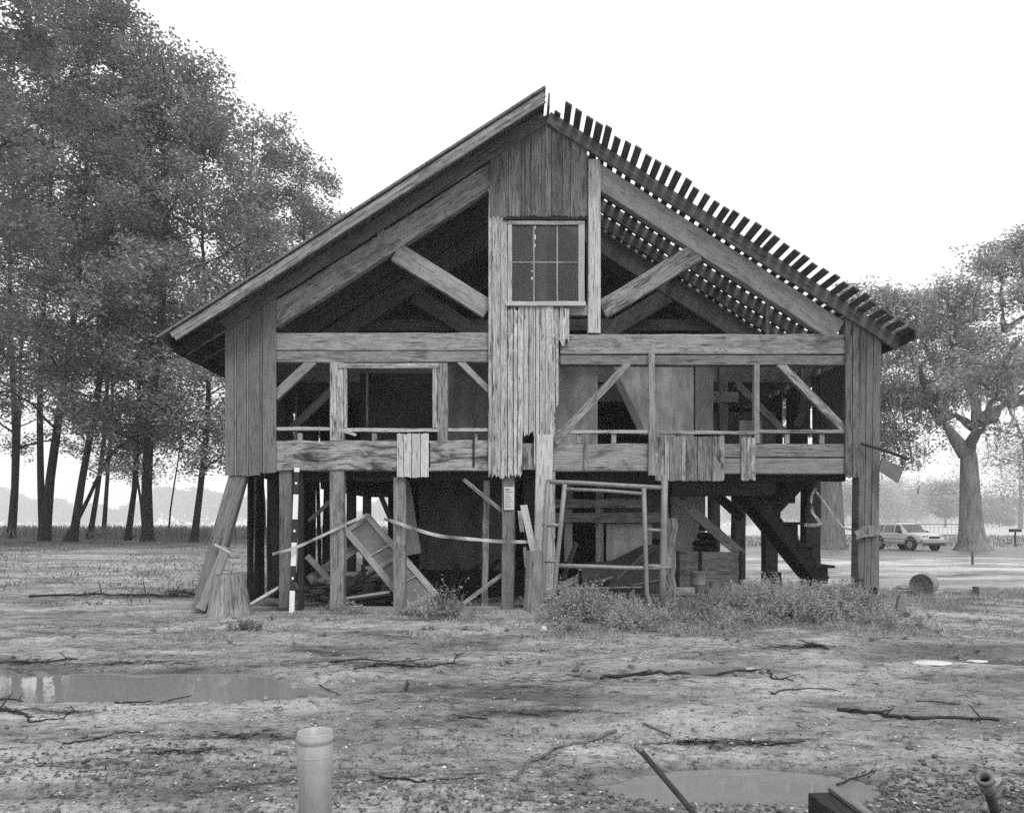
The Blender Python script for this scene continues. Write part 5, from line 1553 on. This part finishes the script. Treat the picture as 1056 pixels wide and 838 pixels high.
# dead leaves, twigs and pebbles
def litter(n, seed, x0, x1, y0, y1, thr, f):
    p = patchy(n, x0, x1, y0, y1, thr, f, seed)
    wet = (H(p[:, 0], p[:, 1]) > WATER_Z + .004); return p[wet]
def corner(n, cx, cy, sx, sy): return np.stack([cx + rng.normal(size=n) * sx, cy + rng.normal(size=n) * sy], -1)
def flat_leaves(name, label, p, ln, wd, mat, lift=.006):
    z = H(p[:, 0], p[:, 1]) + lift + rng.random(len(p)) * .012; c = np.stack([p[:, 0], p[:, 1], z], -1)
    a, b = rand_leaves(c, ln, wd, 1.3, rng); leaf_mesh(name, c, a, b, mat, None, 'stuff')['label'] = label
p = np.concatenate([litter(10000, 21, -7, 8, 3.4, 12, .54, 1.3), litter(3000, 22, -4, 4, 3.3, 5.6, .5, 2.2), corner(1500, 2.5, 4.15, .55, .3), corner(1000, .0, 4.1, .8, .25), corner(800, -2.2, 4.6, .6, .4), litter(14000, 24, -22, 10, 11, 32, .5, .6)])
flat_leaves('leaf_litter', 'dark dead leaves scattered over the sand', p, .03, .017, M['litter'])
p = np.concatenate([litter(3500, 31, -7, 8, 3.4, 12, .55, 1.5), litter(2500, 32, -4, 4, 3.3, 6, .5, 2.5), litter(4000, 34, -15, 10, 10, 24, .5, .8)])
flat_leaves('pale_litter', 'pale dry leaves and chips scattered over the sand', p, .028, .016, M['litterl'])
# fine twigs
dk = [(60, 614, 1.6, .25), (130, 615, 1.2, .2), (190, 612, .6, .25), (390, 686, .5, .12), (440, 686, .35, .12), (345, 684, .4, .1), (780, 768, .22, .05), (720, 765, .2, .04), (100, 790, .35, .1), (60, 735, .3, .06), (30, 684, .5, .08), (140, 683, .3, .06), (600, 700, .5, .1), (450, 800, .4, .08), (190, 775, .25, .06), (250, 760, .25, .06), (700, 640, .5, .2), (820, 667, .3, .08), (560, 735, .4, .06)]
dk = [(G(x, y), sx, sy) for x, y, sx, sy in dk]
p = np.concatenate([corner(170, g.x, g.y, sx, sy) for g, sx, sy in dk] + [litter(6000, 41, -7, 8, 3.5, 12, .5, 1.2), litter(900, 42, -20, 8, 11, 28, .5, .6)])
z = H(p[:, 0], p[:, 1]) + .008; c_ = np.stack([p[:, 0], p[:, 1], z], -1); n = len(p)
th = rng.normal(size=n) * .5; L = rng.uniform(.03, .2, (n, 1)) * (1 + (p[:, 1:2] > 11) * 1.5)
d = np.stack([np.cos(th), np.sin(th), rng.normal(size=n) * .05], -1)
leaf_mesh('twig_litter', c_, d * L / 2, np.cross(d, np.array([0, 0, 1.0])) * .0035 * (1 + (p[:, 1:2] > 11)) + np.array([0, 0, .002]), M['twig'], None, 'stuff')['label'] = 'fine dark twigs strewn over the sand'
# clods and pebbles: small lumps
def lumps(name, label, p, s0, s1, mat, seed):
    r = np.random.default_rng(seed); ico = []
    t_ = (1 + 5 ** .5) / 2
    V0 = unit(np.array([(-1, t_, 0), (1, t_, 0), (-1, -t_, 0), (1, -t_, 0), (0, -1, t_), (0, 1, t_), (0, -1, -t_), (0, 1, -t_), (t_, 0, -1), (t_, 0, 1), (-t_, 0, -1), (-t_, 0, 1)], float))
    F0 = np.array([(0, 11, 5), (0, 5, 1), (0, 1, 7), (0, 7, 10), (0, 10, 11), (1, 5, 9), (5, 11, 4), (11, 10, 2), (10, 7, 6), (7, 1, 8), (3, 9, 4), (3, 4, 2), (3, 2, 6), (3, 6, 8), (3, 8, 9), (4, 9, 5), (2, 4, 11), (6, 2, 10), (8, 6, 7), (9, 8, 1)])
    n = len(p); sc = s0 + (s1 - s0) * r.random((n, 1, 1)) ** 3
    V = V0[None] * r.uniform(.65, 1.2, (n, 12, 1)) * sc * np.array([1.1, 1, .65])
    V[:, :, 0] += p[:, 0:1]; V[:, :, 1] += p[:, 1:2]; V[:, :, 2] += H(p[:, 0], p[:, 1])[:, None] + sc[:, 0] * .25
    F = (F0[None] + 12 * np.arange(n)[:, None, None]).reshape(-1, 3)
    me = bpy.data.meshes.new(name); me.vertices.add(n * 12); me.vertices.foreach_set('co', V.astype('f').ravel())
    me.loops.add(F.size); me.loops.foreach_set('vertex_index', F.ravel().astype('i')); me.polygons.add(len(F)); me.polygons.foreach_set('loop_start', np.arange(0, F.size, 3, dtype='i'))
    me.materials.append(mat); me.update(calc_edges=True); me.validate(); o = bpy.data.objects.new(name, me); COL.objects.link(o); o['kind'] = 'stuff'; o['label'] = label
p = np.concatenate([corner(700, 2.6, 4.2, .5, .28), corner(420, .0, 4.1, .8, .25), corner(260, -2.2, 4.6, .6, .4), litter(1500, 51, -7, 8, 3.4, 13, .55, 1.1)])
lumps('clods', 'dark clods of earth on the near ground', p, .004, .024, M['clod'], 3)
p = np.concatenate([litter(1800, 61, -7, 8, 3.4, 13, .5, 1.4), corner(200, 0, 4.1, 1.4, .3)])
lumps('pebbles', 'pale pebbles and shell bits on the sand', p, .003, .016, M['stone'], 4)

# ------------------------------------------------------------------ hazy air
mb = MB(); x0, x1, y0, y1, z0, z1 = -1300, 1300, -120, 1300, -1.6, 75
b8 = [(x, y, z) for z in (z0, z1) for x, y in ((x0, y0), (x1, y0), (x1, y1), (x0, y1))]
mb.v = b8
for f in ((3, 2, 1, 0), (4, 5, 6, 7), (0, 1, 5, 4), (1, 2, 6, 5), (2, 3, 7, 6), (3, 0, 4, 7)): mb.face(f, [(0, 0)] * 4)
hm = bpy.data.materials.new('hazy_air'); hm.use_nodes = True; nt = hm.node_tree; nt.nodes.remove(nt.nodes['Principled BSDF'])
pv = nt.nodes.new('ShaderNodeVolumePrincipled'); pv.inputs['Color'].default_value = g3(.97); pv.inputs['Density'].default_value = .00095
pv.inputs['Anisotropy'].default_value = .1
nt.links.new(pv.outputs[0], nt.nodes['Material Output'].inputs['Volume'])
hz = mb.build('haze', hm); hz['kind'] = 'stuff'; hz['label'] = 'pale even haze over the whole place'
